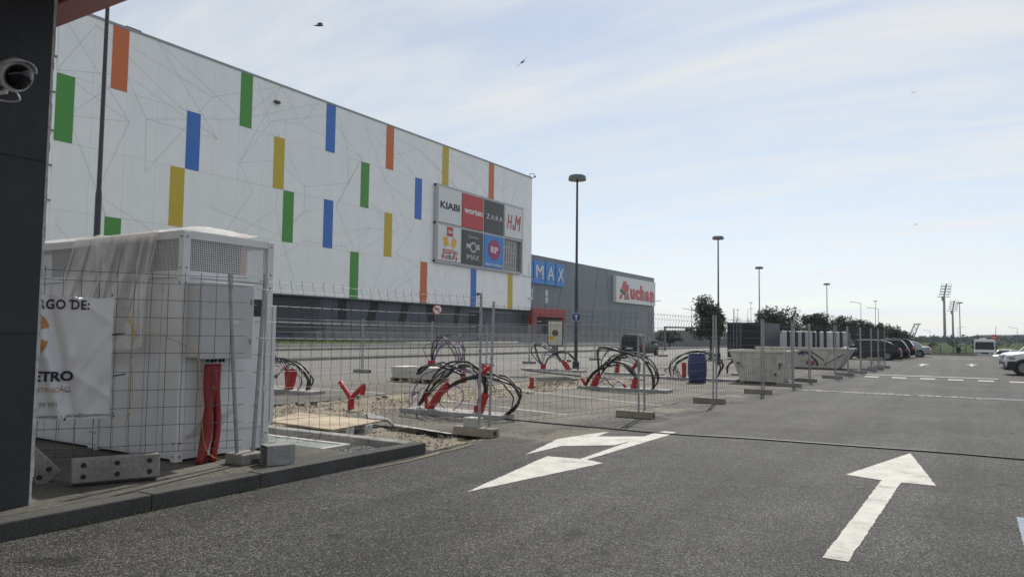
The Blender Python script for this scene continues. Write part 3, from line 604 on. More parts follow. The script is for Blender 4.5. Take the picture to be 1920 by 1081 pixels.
for k in range(7): rp_.tube(smoothpath([PX(247, 598+4*k, -6.97), PX(238+3*k, 596+5*k, -6.95), PX(252-k, 604+6*k, -6.97)], 4), .0035, 5)
solo('yellow_rope', rp_, YROPE, 'thin yellow rope knotted on the mesh in front of the white cabinet', 'rope')

# ---------------------------------------------------------------- temporary fence
def wire_panel(L, seed, H=2.0):
    rnd = random.Random(seed); mb = MB(); z0 = .16
    folds = [.25, .8, 1.35, 1.88]
    def off(z):
        for f in folds:
            if abs(z-f) < .06: return .035*(1-abs(z-f)/.06)
        return 0.
    zs = sorted(set([z0]+[f+d for f in folds for d in (-.06, 0, .06)]+[H+.01]))
    n = int(L/.15); sag = rnd.uniform(0, .012)
    bow = lambda y: .018*math.sin(math.pi*y/L*rnd_k+rnd_p)
    rnd_k = rnd.uniform(1, 2.4); rnd_p = rnd.uniform(0, 3)
    for i in range(1, n):
        y = L*i/n; b = bow(y); mb.tube([(off(z)+b, y+rnd.gauss(0, .002), z-sag*math.sin(math.pi*y/L)) for z in zs], .0028, 4, False)
    hz = [z0+.01, .19, .25, .31, .5, .66, .74, .8, .86, 1.05, 1.2, 1.29, 1.35, 1.41, 1.6, 1.76, 1.82, 1.88, 1.94, 1.985]
    hz = [.17, .25, .44, .62, .8, .98, 1.17, 1.35, 1.53, 1.71, 1.88, 1.975]
    for z in hz: mb.tube([(off(z)+bow(L*k/8)+.004, L*k/8, z-sag*math.sin(math.pi*k/8)) for k in range(9)], .0028, 4, False)
    return mb
PANEL_ID = [0]
def fence_panel(a, b, label, group, tilt0=0., tilt1=0., z=0., H=2.03):
    a, b = np.array(a[:2], float), np.array(b[:2], float); d = b-a; L = np.linalg.norm(d); PANEL_ID[0] += 1
    rz = math.atan2(d[1], d[0])-math.pi/2
    t = thing('mesh_fence', (a[0], a[1], z), label, 'mesh fence', group, rz)
    for y, tl in ((0.04, tilt0), (L-.04, tilt1)):
        part('post', MB().tube([(0, y, .05), (0, y+tl*.5, H*.5), (0, y+tl, H+.02)], .021, 10), GALV, t, world=False, smooth=True, auto=True)
    part('wire_mesh', wire_panel(L, PANEL_ID[0]), WIRE, t, world=False, kind='stuff')
    return t
def foot_mesh():
    mb = MB(); L, Wd, H = .72, .24, .13
    sect = [(-Wd/2, 0), (Wd/2, 0), (Wd/2-.015, H), (-Wd/2+.015, H)]
    mb.prism([(-L/2, y, z) for y, z in sect], (L, 0, 0)); return mb
FOOT = foot_mesh().mesh('foot_block'); HOLE = MB()
for sx in (-.27, 0, .27):
    for sy in (-.05, .05): HOLE.lathe([(.024, .1302), (.024, .1315)], (sx, sy, 0), 12)
HOLEM = HOLE.mesh('socket'); NOTCH = MB().box(.3601, .3612, -.04, .04, .03, .09).mesh('grip_notch')
def foot(loc, label, group='concrete fence feet', rz=0., rot=None, mat=CONC):
    t = thing('concrete_block', loc, label, 'concrete block', group, rz)
    if rot: t.rotation_euler = rot
    b = link('block', FOOT.copy(), mat, t, bevel=.012); s_ = link('socket', HOLEM, BLACK, t, kind='stuff'); link('grip_notch', NOTCH, BLACK, t)
    return t
fp = [(-6.42, 5.28)]+[tuple(G(x, y)[:2]) for x, y in ((905, 817), (1203, 783), (1340, 756), (1430, 738), (1487, 725), (1518, 716), (1567, 709.5), (1590, 704.5), (1614, 700), (1634, 695.5), (1647, 692.5), (1660, 689.5))]
fp[0] = tuple(G(464, 866, KZ)[:2])
fence_panel((-8.3, 2.55), (fp[0][0]-.03, fp[0][1]-.06), 'wire mesh fence panel carrying the banner in front of the white cabinets', 'near fence panels', 0, -.14, KZ, 2.0)
nm = ['from the kerb to the foot by the red knot', 'from the double foot to the next single tan foot', 'between the two tan feet before the blue barrel', 'from the blue barrel to the pale skip', 'across the corner of the pale skip', 'past the end of the pale skip', 'beside the graffiti skip', 'at the far corner of the graffiti skip', 'level with the raised white line', 'just past the raised white line', 'before the parked dark hatchback', 'last one beside the parked dark hatchback']
tl = [(.09, .0), (.06, -.03), (-.05, .02), (-.03, .02), (.0, -.06), (-.02, -.05), (-.04, -.05)]
for i in range(len(fp)-1):
    t0, t1 = tl[i] if i < len(tl) else (random.uniform(-.06, .05), random.uniform(-.05, .06))
    a, b = np.array(fp[i]), np.array(fp[i+1]); d = _n(b-a)
    fence_panel(a+d*(.02 if i == 0 else .09), b-d*.05, 'wire mesh fence panel '+nm[i], 'near fence panels', t0, t1, KZ-.02 if i == 0 else 0)
fl = ['tan concrete fence foot holding the posts with the red knot', 'tan concrete foot standing alone beside the sand strip', 'tan concrete foot near the shadow line before the barrel', 'dark concrete foot in front of the pale skip', 'dark concrete foot at the corner of the pale skip', 'dark foot between the pale skip and the graffiti skip', 'dark foot in front of the graffiti skip', 'dark foot at the end of the graffiti skip', 'concrete foot level with the raised white line', 'concrete foot just past the raised white line', 'concrete foot before the parked dark hatchback', 'last concrete foot beside the parked dark hatchback']
for i, q in enumerate(fp[1:]): foot((q[0]-.12, q[1]-.01, .0), fl[i], rz=random.uniform(-.06, .06), mat=BRICKB if i < 4 else CONC)
# the post pair's square block on the kerb
hb = thing('concrete_block', (fp[0][0], fp[0][1], KZ), 'square concrete block holding two leaning posts on the kerb', 'concrete block', 'concrete fence feet')
part('block', MB().box(fp[0][0]-.16, fp[0][0]+.13, fp[0][1]-.17, fp[0][1]+.13, KZ-.004, KZ+.11), CONC, hb, bevel=.014); part('grip_notch', MB().box(fp[0][0]+.13, fp[0][0]+.133, fp[0][1]-.06, fp[0][1]+.05, KZ+.0, KZ+.05), BACK, hb)
# small block and film on the front foot
q = fp[1]; sb = thing('concrete_block', (q[0]-.2, q[1]+.0, .13), 'small grey concrete block on the double foot with crumpled film', 'block')
part('block', MB().box(q[0]-.3, q[0]-.05, q[1]-.1, q[1]+.1, .131, .27), CONCL, sb, bevel=.01)
# clamps, knot
cl = MB()
for i in range(1, 4):
    c = fp[i]; cl = MB().box(c[0]-.03, c[0]+.03, c[1]-.13, c[1]+.1, 1.52, 1.55).lathe([(.015, 0), (.015, .03)], (c[0]+.03, c[1], 1.535), 8, (1, 0, 0))
    solo('fence_clamp', cl, GALV, ['steel clamp joining the posts above the red knot', 'steel clamp joining the posts on the lone tan foot', 'steel clamp joining the posts near the blue barrel'][i-1], 'clamp', 'fence clamps')
kn = MB(); c = np.array([fp[1][0]+.0, fp[1][1]+.03, .98])
for k in range(9): kn.tube(smoothpath([c+RNG.normal(0, .03, 3), c+np.array([.02, .03, .03])+RNG.normal(0, .04, 3), c+RNG.normal(0, .05, 3)+np.array([0, .0, .02*k-.1])], 3), .018, 6)
solo('red_tie', kn, REDP, 'red plastic strip knotted round the fence post', 'tie')
# loose blocks on the pavement
foot((-6.82, 4.08, KZ+.118), 'grey concrete foot standing on edge with six holes on the pavement', rot=(R(83), 0, R(66)))
foot((-7.45, 3.55, KZ+.27), 'grey concrete foot leaning against the pillar', rot=(R(80), R(48), R(62)))
bx = thing('metal_box', (*G(520, 868, KZ)[:2], KZ), 'small open grey sheet-metal box beside the post block on the kerb', 'box'); b0 = bx.location
mb = MB(); u_ = np.array([.35, .94, 0]); v_ = np.array([-.94, .35, 0]); c = np.array(b0)+np.array([0, 0, .1])
mb.obox(c+v_*.0-v_*.1+0*u_, u_, v_, (0, 0, 1), .3, .008, .2).obox(c+v_*.1, u_, v_, (0, 0, 1), .3, .008, .2).obox(c+np.array([0, 0, .1]), u_, v_, (0, 0, 1), .3, .2, .008).obox(c-np.array([0, 0, .1]), u_, v_, (0, 0, 1), .3, .2, .008).obox(c+u_*.146, u_, v_, (0, 0, 1), .008, .19, .19)
part('shell', mb, M('dull_sheet', (.3, .3, .29), .5, .3, var=.3, vs=12, dirt=.5), bx)
# back fence along the far edge of the works
bf = [(-19.9, y) for y in (12.7, 17., 21.5, 25.8, 30.1, 34.2, 38.3, 42.3, 46.3, 50.3, 54.3)]
bn = ['behind the left cable footing', 'left of the back fence foot by the pallets', 'behind the pallets of slabs', 'behind the tall cable loops', 'under the turn-ban sign', 'left of the advertising panel', 'below the advertising panel', 'below the blue arrow sign', 'left of the black car', 'beside the black car']
for i in range(10): fence_panel(bf[i], bf[i+1], 'far wire mesh fence panel '+bn[i], 'far fence panels', random.uniform(-.05, .05), random.uniform(-.05, .05))
for i, q in enumerate(bf[1:]): foot((q[0], q[1], 0), 'concrete foot of the far fence '+bn[i].replace('under the', 'near the'), 'far fence feet', rz=random.uniform(-.1, .1))
# banner on the mesh
pa, pb = np.array([-8.3, 2.55]), np.array([fp[0][0]-.03, fp[0][1]-.06]); du = _n(pb-pa); nn = np.array([du[1], -du[0]])   # nn faces the road
def onfence(px, py):
    r = ray(px, py); A = np.array([[r[0], -du[0]], [r[1], -du[1]]]); k, s = np.linalg.solve(A, pa); p = r*k; return s, CAMZ+p[2]
s1, zt = onfence(214, 556); _, zb = onfence(214, 781); s0 = s1-1.75
bn_ = thing('banner', (*(pa+du*s0), zb), 'white printed vinyl banner tied on the fence mesh beside the pillar', 'banner')
def bpt(s, z, o=0.):
    w = .02+.018*math.sin(7*(s-s0)+3*(z-zb))*math.sin(2.2*(z-zb)+.5)+.07*math.exp(-((s-(s1-.52)+.22*(z-zb-.5))/.06)**2)*(.35+.65*abs(math.sin(2.6*(z-zb)+.4)))-.03*math.exp(-((s-(s1-.42)+.22*(z-zb-.5))/.05)**2)+.02*math.sin(19*(s-s0)-9*z)*math.exp(-((z-zb-.25)/.25)**2)+.02*(1-abs(math.sin(3.1*(s-s0)+4.3*(z-zb))))**5+.015*(1-abs(math.sin(4.7*(s-s0)-3.1*(z-zb)+.8)))**6
    w += .05*math.exp(-((s-(s1-.36))/.06)**2-((z-zb-.6)/.13)**2); sag = .02*math.sin((s-s0)*4.4)*(1 if z > zb+.9 else .3)
    q = pa+du*s+nn*(w+.05+o); return q[0], q[1], z+sag*0
mb = MB(); nu, nv = 90, 60
for j in range(nv+1):
    for i in range(nu+1):
        s = s0+(s1-s0)*i/nu; z = zb+(zt-zb)*j/nv
        if j == nv: z -= .03*abs(math.sin((s-s0)*5.2))
        mb.v.append(bpt(s, z))
mb.f = [(j*(nu+1)+i, j*(nu+1)+i+1, (j+1)*(nu+1)+i+1, (j+1)*(nu+1)+i) for j in range(nv) for i in range(nu)]
part('cloth', mb, BANNER, bn_, smooth=True)
def btext(s, px_right, py_base, height_px, width_px, mat, **kw):
    sr, zb_ = onfence(px_right, py_base); _, z2 = onfence(px_right, py_base-height_px); sl_0, _ = onfence(px_right-width_px, py_base)
    P, f = text_mesh(s, sr-sl_0, z2-zb_, **kw); m_ = MB().add([bpt(sl_0+q[0], zb_+q[1], .014) for q in P], f); part('lettering', m_, mat, bn_)
btext('A CARGO DE:', 168, 581, 18, 160, NAVY, bold=.025, space=1.12)
btext('SPACELETRO', 137, 713, 19, 180, NAVY, bold=.035); btext('CONSTRUÇÃO', 131, 734, 12, 92, INKO); btext('234 779 971', 107, 761, 9, 64, INKG)
btext('www.spaceletro.pt  |  obras@spaceletro.pt', 207, 779, 8, 176, NAVY)
sc2, zc2 = onfence(62, 626)
for a0, a1 in ((R(12), R(85)), (R(-85), R(-12)), (R(95), R(168)), (R(-168), R(-95))):
    em = MB(); na, nr = 12, 6; zo = .03 if a0 > 0 else -.03
    for ir in range(nr+1):
        for ia in range(na+1):
            a_ = a0+(a1-a0)*ia/na; f_ = .12+.88*ir/nr; em.v.append(bpt(sc2+.135*f_*math.cos(a_), zc2+zo+(.175*f_)*math.sin(a_), .013))
    em.f = [(ir*(na+1)+ia, ir*(na+1)+ia+1, (ir+1)*(na+1)+ia+1, (ir+1)*(na+1)+ia) for ir in range(nr) for ia in range(na)]; part('emblem', em, INKO, bn_)
for px, py in ((131, 565), (209, 556), (211, 628), (211, 705), (121, 785), (211, 779)):
    s, z = onfence(px, py); b_ = np.array(bpt(s, z, .008)); e_ = np.array([*(pa+du*(s+(.11 if px > 200 and 600 < py < 770 else 0))), z+(.03 if not 600 < py < 770 else .02)])
    part('cable_tie', MB().tube([b_, b_+np.array([.02, 0, .01]), e_], .007, 6), BLKP, bn_); 
# ---------------------------------------------------------------- works: plywood, footings with cables, pallets, barrel
pl = thing('plywood_sheet', (*G(600, 790)[:2], 0), 'pale plywood sheet laid on white blocks over the trench', 'plywood')
cr = [G(x, y, .13) for x, y in ((497, 787), (562, 772), (716, 787), (623, 804))]
part('board', MB().prism([(c[0], c[1], .10) for c in cr], (0, 0, .025)), WOOD, pl, bevel=.003)
for fx, fy in ((.25, .12), (.62, .1), (.8, .45), (.1, .6)):
    c = cr[3]*(1-fx)+cr[2]*fx; c = c*(1-fy)+(cr[0]*(1-fx)+cr[1]*fx)*fy; part('support_block', MB().box(c[0]-.22, c[0]+.18, c[1]+.02, c[1]+.2, -.14, .098), CONCL, pl, bevel=.008)
solo('broken_slab', MB().prism([(*G(x, y)[:2], -.1) for x, y in ((686, 774), (730, 787), (738, 799), (728, 790), (690, 786))], (0, 0, .13)), CONC, 'broken concrete edge piece at the corner of the plywood', 'slab piece')
solo('mortar_strip', MB().prism([(*G(x, y)[:2], .003) for x, y in ((797, 853), (880, 832), (888, 834), (800, 857), (762, 866), (690, 880), (676, 882), (770, 862))], (0, 0, .006)), EARTH, 'smeared cement strip along the kerb end and road edge', 'cement')
zm = lambda ox, oy, k: (lambda x, y: (ox+x/k, oy+y/k))
def footing(label, conv, Y, slab, conduits, cables, group='cable footings', slabmat=None, depth=.55, h=.085):
    slabmat = slabmat or SLABG
    X0, X1 = slab; t = thing('cable_footing', ((X0+X1)/2, Y+depth/2, 0), label, 'cable footing', group)
    part('slab', MB().box(X0, X1, Y, Y+depth, -.05, h), slabmat, t, bevel=.012)
    ctr = Y+depth*.5
    for c in conduits:
        w = c[-1]; P = [PY(*conv(*q), ctr) for q in c[:-1]]; wm = w*np.linalg.norm(P[0]-CAM)/F/ (conv(1, 0)[0]-conv(0, 0)[0])**-1/2
        if P[0][2] < .4: P[0][2] = min(P[0][2], .05)
        Q = smoothpath(P, 5); n_ = len(Q); mb = MB()
        mb.tube(Q, [wm*(1.05+.12*math.sin(k*1.7)*.4) for k in range(n_)], 10, False)
        o = part('conduit', mb, REDP, t, smooth=True); s_ = o.modifiers.new('s', 'SOLIDIFY'); s_.thickness = .008; s_.offset = -1
    for kind, n_, r_, pts in cables:
        for k in range(n_):
            ph = random.uniform(0, 6.28); sc_ = .07*(n_ > 1); dz0 = random.uniform(-1, 1)*sc_; dy0 = random.uniform(-.16, .16)
            P = []
            for i, q in enumerate(pts):
                e = math.sin(math.pi*i/max(1, len(pts)-1)); b_ = PY(*conv(*q), ctr)
                P.append(b_+np.array([random.uniform(-.5, .5)*sc_*e+dz0*.6*e, dy0*(.3+e)+.1*math.sin(ph+i)*e, dz0*e]))
            P = [np.array([p_[0], p_[1], max(p_[2], .012)]) for p_ in P]
            Q = smoothpath(P, 8); Q = [q_+RNG.normal(0, .0012, 3)*(0 < iq < len(Q)-1)+np.array([.014*math.sin(ph+iq*.5), 0, .012*math.sin(2*ph+iq*.37)])*math.sin(math.pi*iq/len(Q)) for iq, q_ in enumerate(Q)]
            part('cable', MB().tube(Q, r_*random.uniform(.65, 1.1), 6), PURP if kind == 'p' else CABLE, t, smooth=True)
    return t
B = zm(740, 640, 5.404)
footing('pale footing with thick black cable loops and purple hoops beside the red-knotted posts', B, 11.4, (-9.55, -7.25),
    [((350, 655), (440, 545), (545, 440), 72), ((322, 650), (320, 570), (325, 480), 34), ((860, 700), (895, 610), (925, 520), 72), ((825, 690), (822, 650), 44), ],
    [('k', 5, .02, [(250, 640), (330, 530), (430, 390), (560, 280), (680, 230), (780, 235), (870, 310), (920, 400), (925, 520)]),
     ('k', 5, .02, [(560, 460), (620, 420), (720, 375), (850, 345), (960, 350), (1090, 385), (1200, 450), (1250, 550), (1220, 650), (1150, 720), (1080, 775)]),
     ('k', 3, .02, [(230, 330), (300, 245), (420, 215), (520, 225), (620, 270), (700, 340)]),
     ('p', 1, .012, [(180, 640), (180, 520), (240, 400), (360, 310), (500, 275), (640, 275), (760, 300), (830, 400), (850, 520), (835, 660)]),
     ('p', 1, .014, [(320, 480), (265, 472), (240, 530), (260, 630), (330, 700), (450, 730), (580, 700), (670, 600), (685, 510), (650, 460), (580, 440)]),
     ('k', 1, .009, [(520, 450), (450, 600), (480, 680), (520, 738)]), ('k', 1, .009, [(480, 430), (540, 520), (575, 585)]), ('k', 1, .009, [(450, 600), (400, 660), (385, 720)]), ('k', 1, .012, [(380, 440), (560, 300), (700, 270), (850, 330), (960, 420), (1010, 480)])])
A_ = zm(500, 600, 4.915)
footing('footing with one red conduit and cable loops beside the white cabinet', A_, 13.0, (-16.1, -13.75),
    [((195, 668), (225, 560), (245, 455), 76), ((190, 560), (180, 430), 30), ((-230, 660), (-235, 520), 70)],
    [('k', 5, .022, [(-210, 520), (-120, 400), (30, 375), (180, 355), (290, 390), (370, 470), (405, 550), (380, 640)]), ('k', 2, .016, [(-160, 400), (40, 310), (130, 360), (200, 440), (235, 500)]),
     ('p', 2, .014, [(-170, 420), (0, 300), (60, 320), (130, 385), (185, 450)]), ('k', 1, .01, [(-60, 440), (70, 420), (180, 550)]), ('k', 2, .01, [(30, 515), (110, 525), (170, 500), (260, 415), (340, 500), (350, 580), (290, 650)])])
C_ = zm(740, 540, 7.385)
footing('footing with tall slim cable hoops behind the stacked slabs', C_, 24.2, (-18.9, -16.6),
    [((480, 1130), (490, 1000), 60), ((545, 1130), (540, 1000), 50), ((960, 1130), (955, 1080), 60)],
    [('k', 2, .02, [(530, 1030), (520, 900), (560, 760), (640, 690), (720, 720), (820, 850), (880, 1000), (900, 1130)]), ('k', 2, .02, [(520, 1010), (560, 800), (680, 670), (800, 640), (890, 680), (950, 800), (970, 1000), (965, 1130)]),
     ('p', 3, .018, [(545, 990), (620, 820), (740, 760), (860, 770), (930, 850), (930, 1000)]), ('k', 3, .016, [(540, 1000), (560, 880), (680, 760), (790, 790), (870, 900), (930, 1100)]), ('k', 1, .016, [(480, 1010), (440, 850), (480, 780), (560, 760)])])
D_ = zm(980, 620, 6.857)
footing('footing with a tall narrow cable loop leaning left of two red conduits', D_, 27.8, (-16.6, -13.7),
    [((265, 505), (265, 425), 70), ((610, 525), (570, 460), (530, 395), 66)],
    [('k', 3, .024, [(240, 430), (190, 350), (150, 260), (140, 195), (200, 175), (300, 210), (420, 290), (510, 400)]), ('k', 3, .024, [(290, 430), (350, 340), (480, 270), (590, 280), (680, 360), (710, 450), (705, 525)]), ('p', 3, .016, [(250, 430), (280, 300), (340, 280), (430, 330), (510, 400)])])
footing('footing with sprawling cable tangle and leaning red conduits behind the lone tan foot', D_, 19.5, (-9.75, -7.05),
    [((890, 745), (935, 650), (980, 560), 76), ((1410, 788), (1435, 705), (1462, 620), 82), ((1335, 775), (1320, 720), (1295, 685), 34), ((810, 690), (780, 640), (750, 608), 34), ],
    [('k', 4, .02, [(800, 725), (860, 600), (980, 480), (1130, 420), (1280, 430), (1400, 520), (1460, 620)]), ('k', 2, .022, [(985, 560), (970, 400), (960, 260), (1000, 235), (1200, 265), (1450, 330), (1600, 440), (1670, 600), (1680, 795)]),
     ('k', 4, .02, [(1010, 560), (1100, 440), (1300, 290), (1480, 280), (1600, 340), (1700, 450), (1730, 600), (1690, 720), (1600, 795)]), ('k', 3, .016, [(1020, 540), (1060, 420), (1200, 350), (1380, 370), (1480, 460), (1490, 600)]),
     ('p', 1, .014, [(920, 745), (1000, 650), (1120, 615), (1230, 650), (1300, 690)]), ('p', 1, .014, [(930, 765), (1000, 780), (1100, 720), (1220, 660), (1290, 680)]), ('k', 1, .014, [(1060, 590), (1150, 680), (1240, 755)]), ('p', 1, .01, [(750, 830), (800, 800), (900, 780), (960, 775)]), ('k', 1, .012, [(600, 700), (660, 640), (740, 620), (700, 700)])])
footing('footing with thin cable hoops and a small red stub in front of the black car', D_, 27.4, (-12.5, -10.2),
    [((1210, 450), (1230, 370), 56), ((1400, 600), (1400, 520), (1435, 460), (1490, 400), 44)],
    [('k', 2, .018, [(1015, 460), (1030, 380), (1090, 270), (1190, 190), (1270, 220), (1330, 290)]), ('k', 3, .016, [(1080, 450), (1130, 340), (1250, 300), (1400, 330), (1520, 430)]), ('k', 3, .018, [(1220, 380), (1300, 330), (1400, 350), (1480, 430), (1500, 520)])])
F_ = zm(1220, 560, 6.006)
footing('footing with round cable coils behind the blue barrel', F_, 26.0, (-9.9, -6.9),
    [((330, 910), (338, 872), 50), ((378, 850), (375, 715), 44), ((617, 920), (615, 862), 26)],
    [('k', 3, .02, [(235, 890), (215, 780), (260, 690), (380, 620), (560, 585), (700, 620), (800, 700), (815, 760), (760, 860), (700, 920)]), ('k', 3, .018, [(250, 890), (280, 750), (400, 660), (560, 620), (700, 680), (780, 760), (760, 840)]), ('k', 2, .016, [(340, 870), (290, 760), (330, 690), (420, 650)]), ('k', 2, .014, [(180, 820), (170, 790), (230, 760), (300, 850), (340, 880)]), ('k', 2, .018, [(560, 590), (620, 575), (690, 600), (750, 650), (740, 900)]), ('k', 1, .012, [(60, 800), (100, 780), (200, 800), (210, 850)])])
footing('footing with bent cables showing left of the pale skip', F_, 30.5, (-8.3, -6.5), [((1010, 840), (1010, 790), 50)], [('k', 4, .02, [(860, 840), (865, 750), (930, 690), (1000, 700), (1010, 800)])])
fx = thing('red_conduit', (*G(660, 762)[:2], -.1), 'red flexible conduit forking into two arms above the rubble', 'conduit'); Yp = G(660, 762)[1]
def arm(conv, pts, wz, root, Y, nm='arm', scz=4.915):
    P = [PY(*conv(*q), Y) for q in pts]; w = wz/scz*np.linalg.norm(P[0]-CAM)/F/2; o = part(nm, MB().tube(smoothpath(P, 6), w, 10, False), REDP, root, smooth=True); s_ = o.modifiers.new('s', 'SOLIDIFY'); s_.thickness = .008; s_.offset = -1
arm(A_, [(780, 830), (776, 790), (782, 735)], 60, fx, Yp, 'stub'); arm(A_, [(788, 745), (750, 680), (675, 568)], 44, fx, Yp); arm(A_, [(775, 745), (815, 680), (900, 600)], 46, fx, Yp); arm(A_, [(895, 598), (888, 640), (880, 685)], 48, fx, Yp, 'fold')
fx = thing('red_conduit', (*G(996, 724)[:2], 0), 'short red conduit stub standing alone behind the trench', 'conduit'); arm(D_, [(115, 735), (115, 690), (118, 640), (113, 600)], 60, fx, G(996, 724)[1], 'stub', 6.857); arm(D_, [(75, 722), (115, 715), (160, 722)], 30, fx, G(996, 724)[1], 'collar', 6.857)
fx = thing('red_conduit', (-11., 14.2, 0), 'red conduit end poking up behind the front cable footing', 'conduit'); arm(B, [(700, 420), (695, 360), (685, 300)], 62, fx, 14.2, 'stub', 5.404)
# long plank mat and lattice by the trench
solo('steel_plate', MB().prism([(*G(x, y)[:2], .01) for x, y in ((980, 694), (1060, 697), (1090, 702), (1088, 706), (1030, 700))], (0, 0, .035)), CONCD, 'long flat concrete edging in front of the leaning cable loop', 'edging')
lt = MB(); c = [G(x, y) for x, y in ((1002, 712), (1062, 709), (1085, 716), (1010, 718))]
for k in range(26): a = c[0]+(c[1]-c[0])*k/25; b = c[3]+(c[2]-c[3])*k/25; lt.beam(a+[0, 0, .05], b+[0, 0, .05], .012)
for k in range(7): a = c[0]+(c[3]-c[0])*k/6; b = c[1]+(c[2]-c[1])*k/6; lt.beam(a+[0, 0, .07], b+[0, 0, .07], .012)
solo('steel_mesh_mat', lt, WIRE, 'dark steel mesh mat lying in the trench behind the red stub', 'mesh mat')
# pallets
def pallet(x, y, n, label):
    t = thing('pallet', (x, y, 0), 'wooden pallet under the '+label, 'pallet', 'pallets')
    for k in range(5): part('board', MB().box(x-.42, x+.42, y-.4+k*.17, y-.28+k*.17, .1, .125), PALLET, t)
    for sx in (-.41, -.05, .31):
        part('bearer', MB().box(x+sx, x+sx+.1, y-.4, y+.4, .0, .1), PALLET, t)
    s = thing('slab_stack', (x, y, .125), 'stack of '+label+' on a pallet', 'slab stack', 'stacks of slabs')
    for k in range(n):
        d = random.uniform(-.015, .015)+(-.012*k if x < -15.2 else .006*k); part('slab', MB().box(x-.36+d, x+.36+d, y-.4, y+.4, .127+k*.05, .172+k*.05), TILE, s, bevel=.006)
pallet(-15.45, 18.85, 7, 'cream slabs leaning towards the white cabinet'); pallet(-14.55, 18.85, 7, 'cream slabs next to the tall cable hoops')
# barrel
c = np.array([-7.93, 24.95, 0]); bt = thing('barrel', c, 'blue plastic drum standing behind the fence by the cable coils', 'barrel')
part('shell', MB().lathe([(.26, 0), (.285, .03), (.29, .2), (.31, .22), (.31, .25), (.318, .5), (.31, .72), (.31, .75), (.29, .77), (.285, .9), (.25, .95), (.25, .97), (.26, .985)], c, 32), BLUEPL, bt, smooth=True, auto=True)
part('rim', MB().lathe([(.262, .93), (.275, .94), (.275, .97), (.25, .985), (.22, .965)], c, 32, cap=False), BLUEPL, bt, smooth=True); part('bung', MB().lathe([(.03, .985), (.03, 1.005)], c+[.12, 0, 0], 12), BLKP, bt)
# skips
def skip(x0, x1, y0, y1, fl, fr, h, label, graf):
    t = thing('skip', ((x0+x1)/2, (y0+y1)/2, 0), label, 'skip'); e = .18
    bot = [(x0, y0, .06), (x1, y0, .06), (x1, y1, .06), (x0, y1, .06)]; top = [(x0-fl, y0-e, h), (x1+fr, y0-e, h), (x1+fr, y1+e, h), (x0-fl, y1+e, h)]
    o = part('hull', MB().add(bot+top, [(0, 3, 2, 1), (0, 1, 5, 4), (1, 2, 6, 5), (2, 3, 7, 6), (3, 0, 4, 7)]), SKIP, t); s_ = o.modifiers.new('s', 'SOLIDIFY'); s_.thickness = .03
    rm = MB(); w = .045
    for a, b in ((0, 1), (1, 2), (2, 3), (3, 0)): rm.beam(np.array(top[a])+[0, 0, .0], np.array(top[b])+[0, 0, .0], .1, .07)
    part('rim', rm, SKIP, t)
    n_ = 5
    for k in range(1, n_): f_ = k/n_; a = np.array(bot[0])*(1-f_)+np.array(bot[1])*f_; b = np.array(top[0])*(1-f_)+np.array(top[1])*f_; part('rib', MB().beam(a+[0, -.02, 0], b+[0, -.02, -.06], .05, .035), SKIP, t)
    part('skid', MB().box(x0+.1, x1-.1, y0+.1, y0+.2, 0, .06).box(x0+.1, x1-.1, y1-.2, y1-.1, 0, .06), RUST, t)
    for sx in (x0-.02, x1+.02): part('lifting_lug', MB().tube([(sx, y0-.12, h*.62), (sx, y0-.24, h*.62)], .04, 10), RUST, t)
    part('rubble_load', rocks(260, lambda: (random.uniform(x0, x1), random.uniform(y0, y1), h-.16+random.uniform(0, .12)), .05, .16), EARTH, t, kind='stuff')
    part('load_bed', MB().box(x0-.02, x1+.02, y0-.02, y1+.02, h-.3, h-.16), EARTH, t)
    for mat, pts, w in graf:
        P = []
        for (fx_, fz) in smoothpath([(a, b) for a, b in pts], 6): y = (y0-e*fz)-.032; P.append((x0-fl*fz+(x1-x0+(fl+fr)*fz)*fx_, y, .06+(h-.06)*fz))
        mb = MB()
        for i in range(len(P)-1): mb.beam(P[i], P[i+1], w, .006, (0, 1, 0))
        part('graffiti', mb, mat, t)
    return t
INKB = M('graffiti_blue', (.03, .05, .25), .5); INKR = M('graffiti_red', (.3, .02, .06), .5)
skip(-6.75, -5.42, 25.95, 27.7, .32, .2, 1.08, 'pale grey builders skip with a dented rim behind the fence', [(INKB, [(.9, .62), (.93, .5), (.91, .4)], .03), (SIGNK, [(.86, .3), (.86, .22)], .05)])
skip(-9.2, -5.65, 40.2, 42.2, .4, .55, 1.02, 'dirty white skip with dark graffiti and a red scribble', [(SIGNK, [(.42, .75), (.55, .8), (.62, .6), (.7, .3), (.72, .1)], .09), (SIGNK, [(.6, .85), (.7, .6), (.78, .4)], .05), (INKB, [(.42, .68), (.45, .75), (.48, .68), (.51, .75), (.54, .68)], .06), (INKR, [(.57, .2), (.62, .35), (.6, .15), (.66, .3), (.64, .12)], .12), (SIGNK, [(.8, .15), (.98, .75)], .035)])
# bricks in the graffiti skip
for k in range(12): pass
